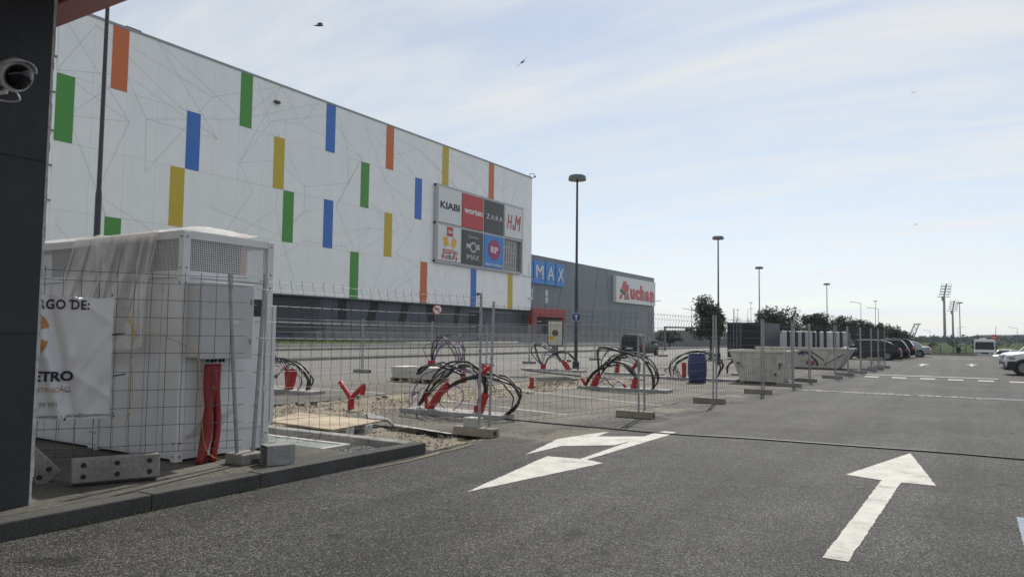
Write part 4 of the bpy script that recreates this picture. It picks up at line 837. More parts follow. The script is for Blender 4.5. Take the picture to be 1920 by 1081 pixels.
# container, grey box, white cabinets
c = G(1395, 673); ct = thing('container', (c[0], c[1]+3, 0), 'dark blue steel container with an open black doorway', 'container'); x0, x1, y0 = c[0]-1.18, c[0]+1.18, c[1]
part('shell', MB().box(x0, x1, y0+.15, y0+6, .12, 2.55), CONTB, ct, bevel=.02)
part('door', MB().box(x0+.06, x0+1.1, y0+.08, y0+.14, .22, 2.48), CONTB, ct)
for k in range(4): part('locking_bar', MB().tube([(x0+.2+k*.24, y0+.05, .25), (x0+.2+k*.24, y0+.05, 2.45)], .02, 6), GALV, ct)
part('opening', MB().box(x0+1.12, x1-.06, y0+.1, y0+.146, .22, 2.48), BLACK, ct); part('frame', MB().box(x0, x0+.06, y0+.06, y0+.15, .1, 2.57).box(x1-.06, x1, y0+.06, y0+.15, .1, 2.57).box(x0+.06, x1-.06, y0+.06, y0+.15, 2.48, 2.57).box(x0+.06, x1-.06, y0+.06, y0+.15, .1, .22), CONTB, ct)
c = PD(1440, 668, 62); gb = thing('site_cabin', (c[0], c[1], 0), 'plain grey site box between the blue container and the white cabinets', 'cabin'); part('shell', MB().box(c[0]-.75, c[0]+.7, c[1], c[1]+2, 0, 1.95), M('grey_cabin', (.4, .41, .41), .6), gb, bevel=.02); part('roof', MB().box(c[0]-.8, c[0]+.75, c[1]-.05, c[1]+2.05, 1.95, 2.02), GREYB, gb)
part('door', MB().box(c[0]+.2, c[0]+.66, c[1]-.03, c[1]-.003, .1, 1.85), GREYD, gb)
wl = ['touching the grey site box', 'second from the grey site box', 'third from the grey site box', 'wide one in the middle of the row', 'just past the wide one', 'under the round dark tree', 'third from the parked white car', 'second from the parked white car', 'nearest the parked white car']
for k, (a, b) in enumerate(((1466, 1474), (1480, 1489), (1494, 1502), (1507, 1521), (1524, 1530), (1537, 1543), (1551, 1560), (1566, 1573), (1578, 1586))):
    x0, x1 = PD(a, 640, 56)[0]-1.2, PD(b, 640, 56)[0]-1.2; yb = 57.5+.4*math.sin(k); yw = PD((a+b)/2, 640, 58); x0, x1 = yw[0]-(b-a)*.024, yw[0]+(b-a)*.024; yb = yw[1]
    t = thing('charging_cabinet', ((x0+x1)/2, yb, 0), 'white upright charging cabinet, '+wl[k], 'cabinet', 'white charging cabinets in a row')
    part('front', MB().box(x0, x1, yb, yb+.08, .12, 2.05), WHITE, t, bevel=.015); part('side', MB().box(x1, x1+.2, yb+.1, yb+.7, .12, 2.0), BLKP, t); part('core', MB().box(x0+.04, x1, yb+.08, yb+.75, .12, 2.0), WHITE, t); part('plinth', MB().box(x0+.02, x1+.15, yb+.05, yb+.7, 0, .12), BLKP, t)
# black cable across the lane
pts = [(930, 783), (1000, 790), (1100, 799), (1250, 812), (1400, 821), (1500, 828), (1650, 839), (1800, 850), (1925, 861), (2100, 874)]
solo('power_cable', MB().tube(smoothpath([G(*q, .012) for q in pts], 6), .011, 8), CABLE, 'thin black cable running across the asphalt lane', 'cable', smooth=True)

# ---------------------------------------------------------------- the mall: white block
XF = -62.; MOD = 1.463; YW0 = 30.78; NM = 52; YW1 = YW0+MOD*NM; ROW = [5.5, 11, 16.5, 22, 27.5]
wb = thing('mall_building', (XF-10, 68, .7), 'big white clad mall block with scattered coloured panels and shop signs', 'building')
part('core', MB().box(XF-30, XF-.09, YW0+.02, YW1-.02, 5.52, 27.45), M('pale_backing', (.3, .31, .32), .8), wb)
me_p = MB().box(-.06, 0, .007, MOD*2-.007, .007, 5.493).mesh('cladding_panel'); me_p.materials.append(WHITEC)
for r_ in range(4):
    for k in range(26):
        o = link('cladding_panel', me_p, None, wb); o.location = Vector((XF+random.uniform(-.004, .004), YW0+k*2*MOD, ROW[r_]))-wb.location
part('end_wall', MB().box(XF-30, XF-.062, YW0-.04, YW0+.018, 5.5, 27.5), WHITEC, wb); part('end_wall', MB().box(XF-30, XF-.062, YW1-.018, YW1+.04, 5.5, 27.5), WHITEC, wb)
part('coping', MB().box(XF-.4, XF+.06, YW0-.08, YW1+.08, 27.5, 27.72), M('coping', (.3, .31, .32), .5), wb)
part('overhang_soffit', MB().box(XF-3, XF-.01, YW0, YW1, 5.38, 5.5), GREYB, wb)
for col, k, r_ in [('g', 0, 2), ('o', 3, 3), ('b', 8, 2), ('y', 7, 1), ('g', 3, 0), ('g', 12, 3), ('y', 15, 2), ('g', 16, 1), ('b', 20, 3), ('b', 20, 1), ('g', 24, 2), ('y', 27, 1), ('o', 27, 3), ('b', 31, 2), ('y', 35, 3), ('o', 43, 3), ('g', 23, 0), ('o', 32, 0), ('b', 40, 0), ('y', 47, 0), ('o', 12, 0)]:
    y = YW0+k*MOD; part('coloured_panel', MB().box(XF+.006, XF+.03, y+.015, y+MOD-.015, ROW[r_]+.02, ROW[r_+1]-.02), PANC[col], wb)
# scribed line pattern: jittered nodes joined by long lines
rl = random.Random(21); nodes = {}
for i in range(0, 18):
    for j in range(0, 6): nodes[i, j] = (YW0+min(max(i*4.5+rl.uniform(-1.7, 1.7), 0), NM*MOD), min(max(5.5+j*4.4+rl.uniform(-1.7, 1.7), 5.5), 27.5))
ln = MB(); 
def fl_(a, b, w=.036):
    ln.beam((XF+.005, *a), (XF+.005, *b), w, .006, (1, 0, 0))
deg = {}
for (i, j), p_ in nodes.items():
    for di, dj, pr in ((1, 0, .42), (0, 1, .4), (1, 1, .5), (1, -1, .5), (2, 1, .25), (2, -1, .22), (1, 2, .25), (1, -2, .2)):
        if (i+di, j+dj) in nodes and rl.random() < pr and deg.get((i, j), 0) < 4 and deg.get((i+di, j+dj), 0) < 4:
            fl_(p_, nodes[i+di, j+dj]); deg[i, j] = deg.get((i, j), 0)+1; deg[i+di, j+dj] = deg.get((i+di, j+dj), 0)+1
part('scribed_lines', ln, LINE, wb, kind='stuff')
for z in (6.3, 11.6, 14.4, 17.2, 20.3, 23.2): part('bracket', MB().box(XF-.2, XF+.12, YW0-.5, YW0-.04, z, z+.1), FAR, wb)
for px, py in ((517, 192), (447, 0),): 
    if py: q = PX(px, py, XF); part('floodlight', MB().box(XF, XF+.35, q[1]-.25, q[1]+.35, q[2]-.13, q[2]+.13), BLKP, wb)
for px, py in ((895, 551), (991, 559)): q = PX(px, py, XF); part('wall_camera', MB().box(XF, XF+.5, q[1]-.2, q[1]+.2, q[2]-.15, q[2]+.15), SIGNK if px < 950 else WHITE, wb)
part('roof_camera', MB().tube([(XF-.3, YW1-.4, 27.7), (XF-.3, YW1-.2, 28.3), (XF+.3, YW1+.3, 28.3), (XF+.3, YW1+.3, 27.9)], .07, 6).lathe([(.2, 0), (.2, .25)], (XF+.3, YW1+.3, 27.7), 10), FAR, wb)
part('roof_vent', MB().box(XF-1.5, XF-.5, 36.6, 38, 27.7, 28.05), BLKP, wb)
# lower grey storey, set back
XL = XF-1.2
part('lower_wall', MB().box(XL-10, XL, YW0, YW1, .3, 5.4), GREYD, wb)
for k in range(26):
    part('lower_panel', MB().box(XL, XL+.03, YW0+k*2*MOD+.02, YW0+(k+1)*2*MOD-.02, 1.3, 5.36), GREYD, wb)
lv0, lv1 = 45.5, PX(599, 590, XL)[1]
part('louvre_recess', MB().box(XL+.031, XL+.034, lv0, lv1, 1.35, 5.3), BLACK, wb)
me_l = MB().add([(0, 0, 0), (.16, 0, -.1), (.16, lv1-lv0, -.1), (0, lv1-lv0, 0), (0, 0, .03), (.16, 0, -.07), (.16, lv1-lv0, -.07), (0, lv1-lv0, .03)], [(0, 3, 2, 1), (4, 5, 6, 7), (0, 1, 5, 4), (1, 2, 6, 5), (2, 3, 7, 6), (3, 0, 4, 7)]).mesh('louvre_slat'); me_l.materials.append(M('louvre_grey', (.17, .185, .21), .5, .2))
for k in range(20): o = link('louvre_slat', me_l, None, wb); o.location = Vector((XL+.04, lv0, 1.45+k*.195))-wb.location
for tp, bt_ in (((634, 650, 562), (632.5, 649, 610)), ((696, 711.6, 566), (684.5, 700, 611)), ((754, 768, 570), (745, 758, 612)), ((798, 812, 573), (805, 816.5, 614)), ((854, 864.5, 577), (848, 856.5, 614.5))):
    X_ = XL+.035; q = [PX(tp[0], tp[2], X_), PX(tp[1], tp[2], X_), PX(bt_[1], bt_[2], X_), PX(bt_[0], bt_[2], X_)]; q[0][2] = q[1][2] = 5.37; zb_ = min(q[2][2], q[3][2]); q[2][2] = q[3][2] = zb_
    part('vent_opening', MB().prism([(X_, p_[1], p_[2]) for p_ in q], (.004, 0, 0)), BLACK, wb)
    n_ = 11
    for k in range(n_):
        f_ = (k+.5)/n_; a = q[3]*(1-f_)+q[0]*f_; b = q[2]*(1-f_)+q[1]*f_; part('vent_slat', MB().beam((X_+.04, a[1], a[2]), (X_+.04, b[1], b[2]), .05, .02), GREYD, wb)
a, b = PX(877, 585, XL+.04), PX(901, 616, XL+.04); part('service_door', MB().box(XL+.031, XL+.06, a[1], b[1], 1.75, a[2]), BLACK, wb); part('door_frame', MB().box(XL+.031, XL+.12, a[1]-.2, a[1], 1.75, a[2]+.2).box(XL+.031, XL+.12, b[1], b[1]+.2, 1.75, a[2]+.2).box(XL+.031, XL+.12, a[1], b[1], a[2], a[2]+.2), GREYB, wb)
# sign field: eight boxes, one bare
sy0, sy1, sz0, sz1 = 80.35, 103.1, 11.3, 21.75
sg = thing('sign_frame', (XF, 92, sz0), 'grey steel frame holding the grid of shop signs on the white wall', 'sign frame')
fm = MB(); cw = (sy1-sy0)/4; rh = (sz1-sz0)/2
for k in range(5): fm.box(XF+.035, XF+.5, sy0+k*cw-.16, sy0+k*cw+.16, sz0-.1, sz1+.1)
for z in (sz0, sz0+rh, sz1): fm.box(XF+.035, XF+.46, sy0-.16, sy1+.16, z-.17, z+.17)
part('frame', fm, M('sign_frame_grey', (.42, .43, .44), .5, .2), sg); part('backing', MB().box(XF+.034, XF+.05, sy0, sy1, sz0, sz1), GREYB, sg)
def shop(col, row, mat, label):
    y0 = sy0+col*cw+.2; y1 = sy0+(col+1)*cw-.2; z0 = sz0+row*rh+.2; z1 = sz0+(row+1)*rh-.2; t = thing('shop_sign', (XF+.1, (y0+y1)/2, z0), label, 'sign', 'shop signs on the white wall')
    part('face', MB().box(XF+.06, XF+.58, y0, y1, z0, z1), mat, t); return t, y0, z0, y1-y0, z1-z0
U, V = (0, 1, 0), (0, 0, 1); XS = XF+.583
def sign_text(t, s, y, z, w, h, mat, **kw): return lettering(s, (XS, y, z), U, V, mat, t, w, h, thick=.06, **kw)
t, y, z, w, h = shop(0, 1, SIGNW, 'white shop sign with dark capital letters KIABI'); sign_text(t, 'KIABI', y+.08*w, z+.4*h, .84*w, .2*h, NAVY, bold=.01)
t, y, z, w, h = shop(1, 1, SIGNR, 'red shop sign with white rounded lettering worten'); sign_text(t, 'worten', y+.06*w, z+.42*h, .88*w, .17*h, SIGNW, bold=.03)
t, y, z, w, h = shop(2, 1, SIGNK, 'black shop sign with white spaced letters ZARA'); sign_text(t, 'ZARA', y+.08*w, z+.42*h, .84*w, .15*h, SIGNW, space=1.5)
t, y, z, w, h = shop(3, 1, SIGNW, 'white shop sign with red slanted letters H&M'); sign_text(t, 'H', y+.12*w, z+.26*h, .27*w, .48*h, SIGNR, shear=.25); sign_text(t, '&', y+.42*w, z+.26*h, .1*w, .17*h, SIGNR); sign_text(t, 'M', y+.53*w, z+.26*h, .36*w, .5*h, SIGNR, shear=.25)
t, y, z, w, h = shop(0, 0, SIGNW, 'white shop sign with red logo square, yellow bricks and colourful letters')
part('logo', MB().box(XS, XS+.05, y+.38*w, y+.64*w, z+.72*h, z+.98*h), SIGNR, t); lettering('LEGO', (XS+.052, y+.41*w, z+.8*h), U, V, SIGNW, t, .2*w, .09*h, thick=.03, bold=.03)
for (a, b, r_) in ((.25, .4, .3), (.58, .4, -.35)):
    cy, cz = y+(a+.1)*w, z+(b+.13)*h; u2 = (0, math.cos(r_), math.sin(r_)); v2 = (0, -math.sin(r_), math.cos(r_)); bk = MB().obox((XS+.03, cy, cz), (1, 0, 0), u2, v2, .06, .18*w, .22*h)
    for k in (-1, 1): bk.obox(np.array([XS+.03, cy, cz])+np.array(u2)*k*.05*w+np.array(v2)*.13*h, (1, 0, 0), u2, v2, .06, .06*w, .05*h)
    part('brick', bk, SIGNY, t)
part('logo', MB().box(XS, XS+.05, y+.22*w, y+.55*w, z+.21*h, z+.33*h), SIGNR, t); lettering('LEGO', (XS+.052, y+.26*w, z+.24*h), U, V, SIGNW, t, .26*w, .06*h, thick=.02, bold=.03)
for i, (ch, m_) in enumerate(zip('fan', (SIGNO, SIGNB, SIGNY))): sign_text(t, ch, y+(.57+.11*i)*w, z+.2*h, .09*w, .12*h if ch != 'f' else .16*h, m_, bold=.03)
for i, (ch, m_) in enumerate(zip('factory', (SIGNM, SIGNO, SIGNB, SIGNG, SIGNO, SIGNR, SIGNM))): sign_text(t, ch, y+(.17+.1*i)*w, z+(.05 if ch != 'y' else .0)*h, .085*w, (.11 if ch in 'aco' else .14)*h, m_, bold=.03)
t, y, z, w, h = shop(1, 0, SIGNK, 'black shop sign reading Cinemas NOS IMAX with a ring'); GR = M('sign_grey', (.42, .42, .43), .5)
sign_text(t, 'Cinemas', y+.26*w, z+.78*h, .5*w, .11*h, GR); sign_text(t, 'N', y+.2*w, z+.47*h, .15*w, .15*h, SIGNW, bold=.03); sign_text(t, 'S', y+.7*w, z+.47*h, .12*w, .15*h, SIGNW, bold=.03); sign_text(t, 'IMAX', y+.2*w, z+.14*h, .62*w, .15*h, GR, bold=.025)
rg = MB(); n_ = 28
for k in range(n_):
    a, b = 2*math.pi*k/n_, 2*math.pi*(k+1)/n_; cy, cz = y+.52*w, z+.52*h
    rg.quad((XS+.03, cy+.9*math.cos(a), cz+.8*math.sin(a)), (XS+.03, cy+.9*math.cos(b), cz+.8*math.sin(b)), (XS+.03, cy+.58*math.cos(b), cz+.5*math.sin(b)), (XS+.03, cy+.58*math.cos(a), cz+.5*math.sin(a)))
part('ring', rg, GR, t)
t, y, z, w, h = shop(2, 0, SIGNB, 'blue shop sign with a maroon toothed badge RP'); cy, cz = y+.51*w, z+.57*h
part('badge', MB().prism([(XS, cy+(1.78 if k % 2 else 1.55)*math.cos(2*math.pi*k/44), cz+(1.56 if k % 2 else 1.38)*math.sin(2*math.pi*k/44)) for k in range(44)], (.05, 0, 0)), SIGNM, t)
lettering('RP', (XS+.055, y+.31*w, z+.46*h), U, V, SIGNW, t, .38*w, .2*h, thick=.04, bold=.04); sign_text(t, 'RADIO POPULAR', y+.05*w, z+.05*h, .9*w, .07*h, SIGNW, bold=.02)
y0, y1, z0, z1 = sy0+3*cw+.2, sy1-.2, sz0+.2, sz0+rh-.2; bs_ = thing('empty_sign_box', (XF+.1, (y0+y1)/2, z0), 'open sign box without its face showing torn pale film and bars', 'sign')
part('film', MB().box(XF+.06, XF+.1, y0, y1-1., z0, z1), M('torn_film', (.5, .5, .46), .6, var=.3, vs=1.2, dirt=.5, dcol=(.12, .12, .11), ds=.8), bs_)
for k in range(7): part('bar', MB().box(XF+.2, XF+.26, y0+k*.72, y0+k*.72+.07, z0, z1), FAR, bs_)
for k in range(6): part('bar', MB().box(XF+.26, XF+.3, y0, y1, z0+k*.82, z0+k*.82+.05), FAR, bs_)
# terrace in front of the lower storey
tw = thing('terrace_wall', (XF+3, 80, .5), 'grey concrete terrace wall with a picket railing along the mall', 'wall')
part('wall', MB().box(XF+2.6, XF+2.9, 58, 106, .3, 1.72), SLATE, tw); part('deck', MB().box(XL, XF+2.6, 57, 125, .3, 1.66), SLATE, tw)
y = 58.2
part('handrail', MB().box(XF+2.7, XF+2.76, 58, 106, 2.78, 2.84).box(XF+2.7, XF+2.76, 58, 106, 1.84, 1.88), GALV, tw)
me_b = MB().box(0, .03, 0, .04, 0, .95).mesh('baluster'); me_b.materials.append(GALV)
for k in range(295): o = link('baluster', me_b, None, tw); o.location = Vector((XF+2.71, 58.2+k*.162, 1.85))-tw.location
part('plinth', MB().box(XL+.03, XL+.1, YW0, 57, .3, 1.28), FARB, wb)
# ---------------------------------------------------------------- grey block
XG = XF-.6; YG0, YG1, ZG = YW1-.5, 165., 14.8
gbd = thing('grey_building', (XG-10, 135, .6), 'long dark grey clad building next to the white mall block', 'building')
part('core', MB().box(XG-40, XG-.06, YG0, YG1, .3, ZG-.05), BACK, gbd); part('coping', MB().box(XG-.4, XG+.05, YG0+.6, YG1+.05, ZG, ZG+.12), GREYB, gbd)
part('end_wall', MB().box(XG-40, XG-.062, YG1, YG1+.06, .3, ZG), GREYB, gbd)
n_ = 20; wpn = (YG1-YW1)/n_
for r_, (za_, zb_) in enumerate(((.4, 5.9), (5.9, 11.2), (11.2, 14.78))):
    me_ = MB().box(-.06, 0, .015, wpn-.015, .012, zb_-za_-.012).mesh('cladding_panel'); me_.materials.append(GREYB)
    for k in range(n_):
        if r_ == 0 and k < 4: continue
        o = link('cladding_panel', me_, None, gbd); o.location = Vector((XG, YW1+k*wpn, za_))-gbd.location
ln = MB()
for a, b in (((1053, 531), (1046, 575)), ((1080, 527), (1089, 620)), ((1122, 501), (1108, 615)), ((1136, 503), (1148, 622)), ((1169, 575), (1162, 620)), ((1193, 575), (1200, 622)), ((1214, 575), (1218, 622)), ((1215, 580), (1217, 600)), ((1060, 490), (1062, 505))):
    A, B_ = PX(*a, XG), PX(*b, XG); ln.beam((XG+.004, A[1], A[2]), (XG+.004, B_[1], B_[2]), .16, .006, (1, 0, 0))
part('joint_line', ln, BACK, gbd, kind='stuff')
for px0, px1, py0, py1 in ((1022, 1027, 543, 555), (1022, 1027, 557, 568), (996, 999, 540, 551), (996, 999, 553, 563)):
    a, b = PX(px0, py0, XG), PX(px1, py1, XG); w_ = part('window', MB().box(XG+.002, XG+.05, a[1], b[1], b[2], a[2]), M('pale_pane', (.45, .48, .5), .2), gbd)
mx_ = thing('letter_sign', (XG+.3, 112, 10), 'row of blue sign blocks with white letters IMAX on the grey wall', 'sign'); y = PX(1001, 500, XG+.45)[1]
for ch, a, b in (('I', 981, 999.3), ('M', 1001, 1021.5), ('A', 1023.5, 1041), ('X', 1043, 1058.5)):
    A, B_ = PX(a, 505, XG+.45)[1], PX(b, 505, XG+.45)[1]; o = part('block', MB().box(XG+.002, XG+.45, A, B_, 10.1, 14.0), SIGNB, mx_); w = B_-A
    lettering(ch, (XG+.452, A+.16*w if ch != 'I' else A+.4*w, 10.95), U, V, SIGNW, mx_, .66*w if ch != 'I' else .2*w, 2.3, thick=.15)
au = thing('store_sign', (XG+.3, 153, 8.3), 'large white store sign with red lettering and bird emblem', 'sign'); ay0, ay1, az0, az1 = 141.6, 163.9, 8.4, 13.8
part('face', MB().box(XG+.002, XG+.7, ay0, ay1, az0, az1), SIGNW, au); aw, ah = ay1-ay0, az1-az0
AR = M('store_red', (.5, .06, .07), .45); XA = XG+.703
def apoly(pts, mat, nm='emblem', d=.08): part(nm, MB().prism([(XA, ay0+a*aw, az0+b*ah) for a, b in pts], (d, 0, 0)), mat, au)
apoly([(.12, .52), (.17, .83), (.215, .85), (.235, .76), (.13, .5)], AR); apoly([(.15, .5), (.24, .74), (.29, .7), (.285, .52), (.25, .38), (.2, .4)], AR); apoly([(.07, .14), (.1, .33), (.14, .33), (.12, .14)], AR); apoly([(.24, .14), (.235, .3), (.27, .42), (.31, .14)], AR)
apoly([(.08, .5), (.13, .5), (.16, .42), (.2, .38), (.23, .34), (.19, .28), (.13, .36), (.1, .4)], SIGNG); apoly([(.19, .3), (.2, .12), (.22, .12), (.215, .26)], SIGNG)
for ch, a, b, hh in (('u', .33, .445, .42), ('c', .46, .57, .42), ('h', .585, .69, .6), ('a', .715, .82, .42), ('n', .845, .955, .42)): lettering(ch, (XA, ay0+a*aw, az0+.16*ah), U, V, AR, au, (b-a)*aw, hh*ah, thick=.08, bold=.05)
# red entrance
ep = thing('entrance_portal', (XF, 112, .8), 'red portal framing the dark mall entrance under the overhang', 'entrance'); e0, e1 = YW1+.1, 118.3
part('interior', MB().box(XG-.055, XG-.02, e0, e1, .4, 5.3), BLACK, ep)
part('frame', MB().box(XG-.05, XG+1.2, e0, e0+.9, .4, 4.5).box(XG-.05, XG+1.2, e1-.9, e1, .4, 4.5).box(XG-.05, XG+1.2, e0, e1, 4.5, 6.0), M('portal_red', (.3, .022, .026), .5, var=.08, dirt=.2), ep)
part('lamp', MB().box(XG-.01, XG+.1, 110, 111.3, 3.7, 3.82), SIGNW, ep)
me_b2 = MB().box(0, .05, 0, .05, 0, 1.9).mesh('door_bar'); me_b2.materials.append(GALV)
for k in range(10): o = link('door_bar', me_b2, None, ep); o.location = Vector((XG+.1, e0+1+k*1.05, 1.2))-ep.location
part('door_rail', MB().box(XG+.1, XG+.16, e0+.9, e1-.9, 3.1, 3.16), GALV, ep)
rw = thing('ramp_wall', (XF+7, 130, .4), 'sloping grey concrete ramp wall before the grey building', 'wall')
part('wall', MB().prism([(XF+6.5, 106.2, .1), (XF+6.5, 176, .1), (XF+6.5, 176, 1.1), (XF+6.5, 150, 1.35), (XF+6.5, 122, 2.4), (XF+6.5, 106.2, 2.4)], (.3, 0, 0)), SLATE, rw)
part('handrail', MB().beam((XF+6.65, 106.2, 3.3), (XF+6.65, 122, 3.3), .06).beam((XF+6.65, 122, 3.3), (XF+6.65, 150, 2.3), .06), GALV, rw)
me_p2 = MB().box(-.03, .03, -.03, .03, 0, .92).mesh('rail_post'); me_p2.materials.append(GALV)
for k in range(22): y = 106.3+k*2; o = link('rail_post', me_p2, None, rw); o.location = Vector((XF+6.65, y, 2.38 if y < 122 else 2.38-(y-122)*.0375))-rw.location
part('lower_wall', MB().box(XF+11.5, XF+11.8, 84, 175, .2, 1.05), SLATE, rw)

# ---------------------------------------------------------------- lamps, signs, advertising panel
def lamp_post(x, y, h, label, group='car park lamp posts', head=.42, r0=.085):
    t = thing('lamp_post', (x, y, 0), label, 'lamp post', group)
    part('base', MB().lathe([(.16, 0), (.16, .3), (.12, .34)], (x, y, 0), 12), POLE, t)
    part('pole', MB().lathe([(r0, .3), (r0*.95, h*.45), (r0*.72, h*.46), (r0*.55, h-.2)], (x, y, 0), 14), POLE, t, smooth=True, auto=True)
    part('head', MB().lathe([(head, h-.22), (head*.97, h-.06), (head*.85, h), (.05, h+.02)], (x, y, 0), 28, cap=False), M('lamp_head_grey', (.13, .135, .14), .5), t, smooth=True, auto=True)
    part('diffuser', MB().lathe([(.05, h-.2), (head*.93, h-.2), (head*.93, h-.19), (.05, h-.19)], (x, y, 0), 28), M('lamp_diffuser', (.3, .28, .24), .5), t)
    return t
lamp_post(-16., 8.93, 9.9, r0=.07, label= 'tall dark lamp post rising behind the white cabinets'); lamp_post(-15.7, 31.3, 9.05, 'disc-headed lamp post carrying the blue arrow sign')
q = PD(1347, 600, 55.3); lamp_post(q[0], q[1], 9.0, 'disc-headed lamp post rising out of the first dark tree'); q = PD(1424, 600, 80); lamp_post(q[0], q[1], 9.1, 'disc-headed lamp post behind the blue container'); q = PD(1551, 600, 103); lamp_post(q[0], q[1], 9.1, 'disc-headed lamp post behind the round dark tree')
def disc(c, nrm, r, d=.02): return MB().lathe([(r, 0), (r, d)], c, 32, nrm)
def face_axes(c):
    n_ = np.array([-c[0], -c[1], 0.]); n_ = _n(n_); u_ = np.cross((0, 0, 1), n_); return n_, _n(u_)
q = np.array([-15.7, 31.3, 0]); n_, u_ = face_axes(q); zc = PD(1075, 594, 34.7)[2]; c = q+n_*.1+np.array([0, 0, zc])
t = thing('road_sign', (q[0], q[1], zc), 'round blue sign with white upward arrow on the lamp post', 'road sign'); part('plate', disc(c, n_, .21), M('mandatory_blue', (.012, .03, .2), .4), t); part('rim', MB().lathe([(.2, .021), (.212, .021), (.212, .0), (.2, .0)], c, 32, n_, cap=False), SIGNW, t)
ar = [(-.018, -.14), (.018, -.14), (.018, .04), (.07, .0), (.07, .04), (0, .15), (-.07, .04), (-.07, 0), (-.018, .04)]; part('arrow', MB().prism([c+u_*a+np.array([0, 0, b])+n_*.021 for a, b in ar], n_*.004), SIGNW, t)
c = PD(820, 580, 57); n_, u_ = face_axes(c); t = thing('road_sign', (c[0], c[1], 0), 'round red-rimmed no left turn sign on a thin post', 'road sign'); zz = np.array([0, 0, 1])
part('post', MB().tube([(c[0], c[1], 0), (c[0], c[1], c[2]+.3)], .035, 8), POLE, t); c = c+n_*.05; part('rim', disc(c, n_, .38), SIGNR, t); part('plate', disc(c+n_*.021, n_, .31, .003), SIGNW, t)
aw_ = MB()
for k in range(8): a, b = math.pi*k/8, math.pi*(k+1)/8; aw_.beam(c+n_*.03+u_*(.08*math.cos(a)+.02)+zz*(.08*math.sin(a)+.02), c+n_*.03+u_*(.08*math.cos(b)+.02)+zz*(.08*math.sin(b)+.02), .06, .004, n_)
aw_.beam(c+n_*.03+u_*.1+zz*.02, c+n_*.03+u_*.1-zz*.2, .06, .004, n_); aw_.prism([c+n_*.028-u_*.2+zz*.06, c+n_*.028-u_*.06-zz*.07, c+n_*.028-u_*.02+zz*.1], n_*.004); part('arrow', aw_, SIGNK, t)
part('slash', MB().beam(c+n_*.034-u_*.23+zz*.23, c+n_*.034+u_*.23-zz*.23, .05, .004, n_), SIGNR, t)
c = PD(1041, 625, 58); n_, u_ = face_axes(c); c[2] = 1.65; t = thing('advertising_panel', (c[0], c[1], 0), 'framed advertising panel with a dark dish and yellow price square', 'advertising panel')
part('frame', MB().obox(c, u_, n_, zz, 1.2, .16, 2.0), SIGNK, t, bevel=.02); part('poster', MB().obox(c+n_*.083, u_, n_, zz, 1.06, .005, 1.84), M('poster_cream', (.5, .47, .4), .4, var=.04), t)
part('leg', MB().obox(c-zz*1.32, u_, n_, zz, .5, .14, .66), GREYB, t); part('print', MB().lathe([(.25, .0), (.25, .002)], c+n_*.087+zz*.02, 20, n_), M('print_brown', (.09, .06, .04), .6, var=.5, vs=9), t)
part('print', MB().obox(c+n_*.09-u_*.26-zz*.36, u_, n_, zz, .44, .004, .3), SIGNY, t); part('print', MB().obox(c+n_*.09+u_*.0+zz*.62, u_, n_, zz, .74, .003, .05), INKG, t)
lettering('2,99', c+n_*.0925-u_*.42-zz*.44, u_, zz, SIGNK, t, .3, .16, thick=.003)
# height bar gantry and palisade fence
a, b = PD(1247, 650, 80), PD(1366, 650, 84); t = thing('height_bar', (a[0], a[1], 0), 'grey height limit gantry beside the black car', 'gantry'); part('post', MB().box(a[0]-.09, a[0]+.09, a[1]-.09, a[1]+.09, 0, 2.42), GREYB, t); part('post', MB().box(b[0]-.09, b[0]+.09, b[1]-.09, b[1]+.09, 0, 2.42), GREYB, t); part('beam', MB().beam((a[0]-.09, a[1], 2.5), (b[0], b[1], 2.5), .2, .16), GREYB, t)
for px in (1288, 1295):
    c = PD(px, 618, 81.2); n_, u_ = face_axes(c); part('signal', disc(c+n_*.1, n_, .22, .04), SIGNK, t)
pf0, pf1 = PD(1232, 650, 105), PD(1440, 650, 125); t = thing('palisade_fence', (pf0[0], pf0[1], 0), 'grey palisade fence behind the height limit gantry', 'fence'); d = pf1-pf0; d[2] = 0; L = np.linalg.norm(d); d /= L
me_ = MB().box(-.05, .05, -.02, .02, 0, 2.2).mesh('picket'); me_.materials.append(SLATE)
for k in range(220): o = link('picket', me_, None, t); o.location = tuple(d*L*k/220); o.rotation_euler = (0, 0, math.atan2(d[1], d[0]))
for z in (.4, 1.9): part('rail', MB().beam(pf0*[1, 1, 0]+[0, .06, z], pf1*[1, 1, 0]+[0, .06, z], .06), SLATE, t)
part('wall', MB().beam(pf0*[1, 1, 0]+[0, .4, .65], pf1*[1, 1, 0]+[0, .4, .65], .2, 1.3), SLATE, t)

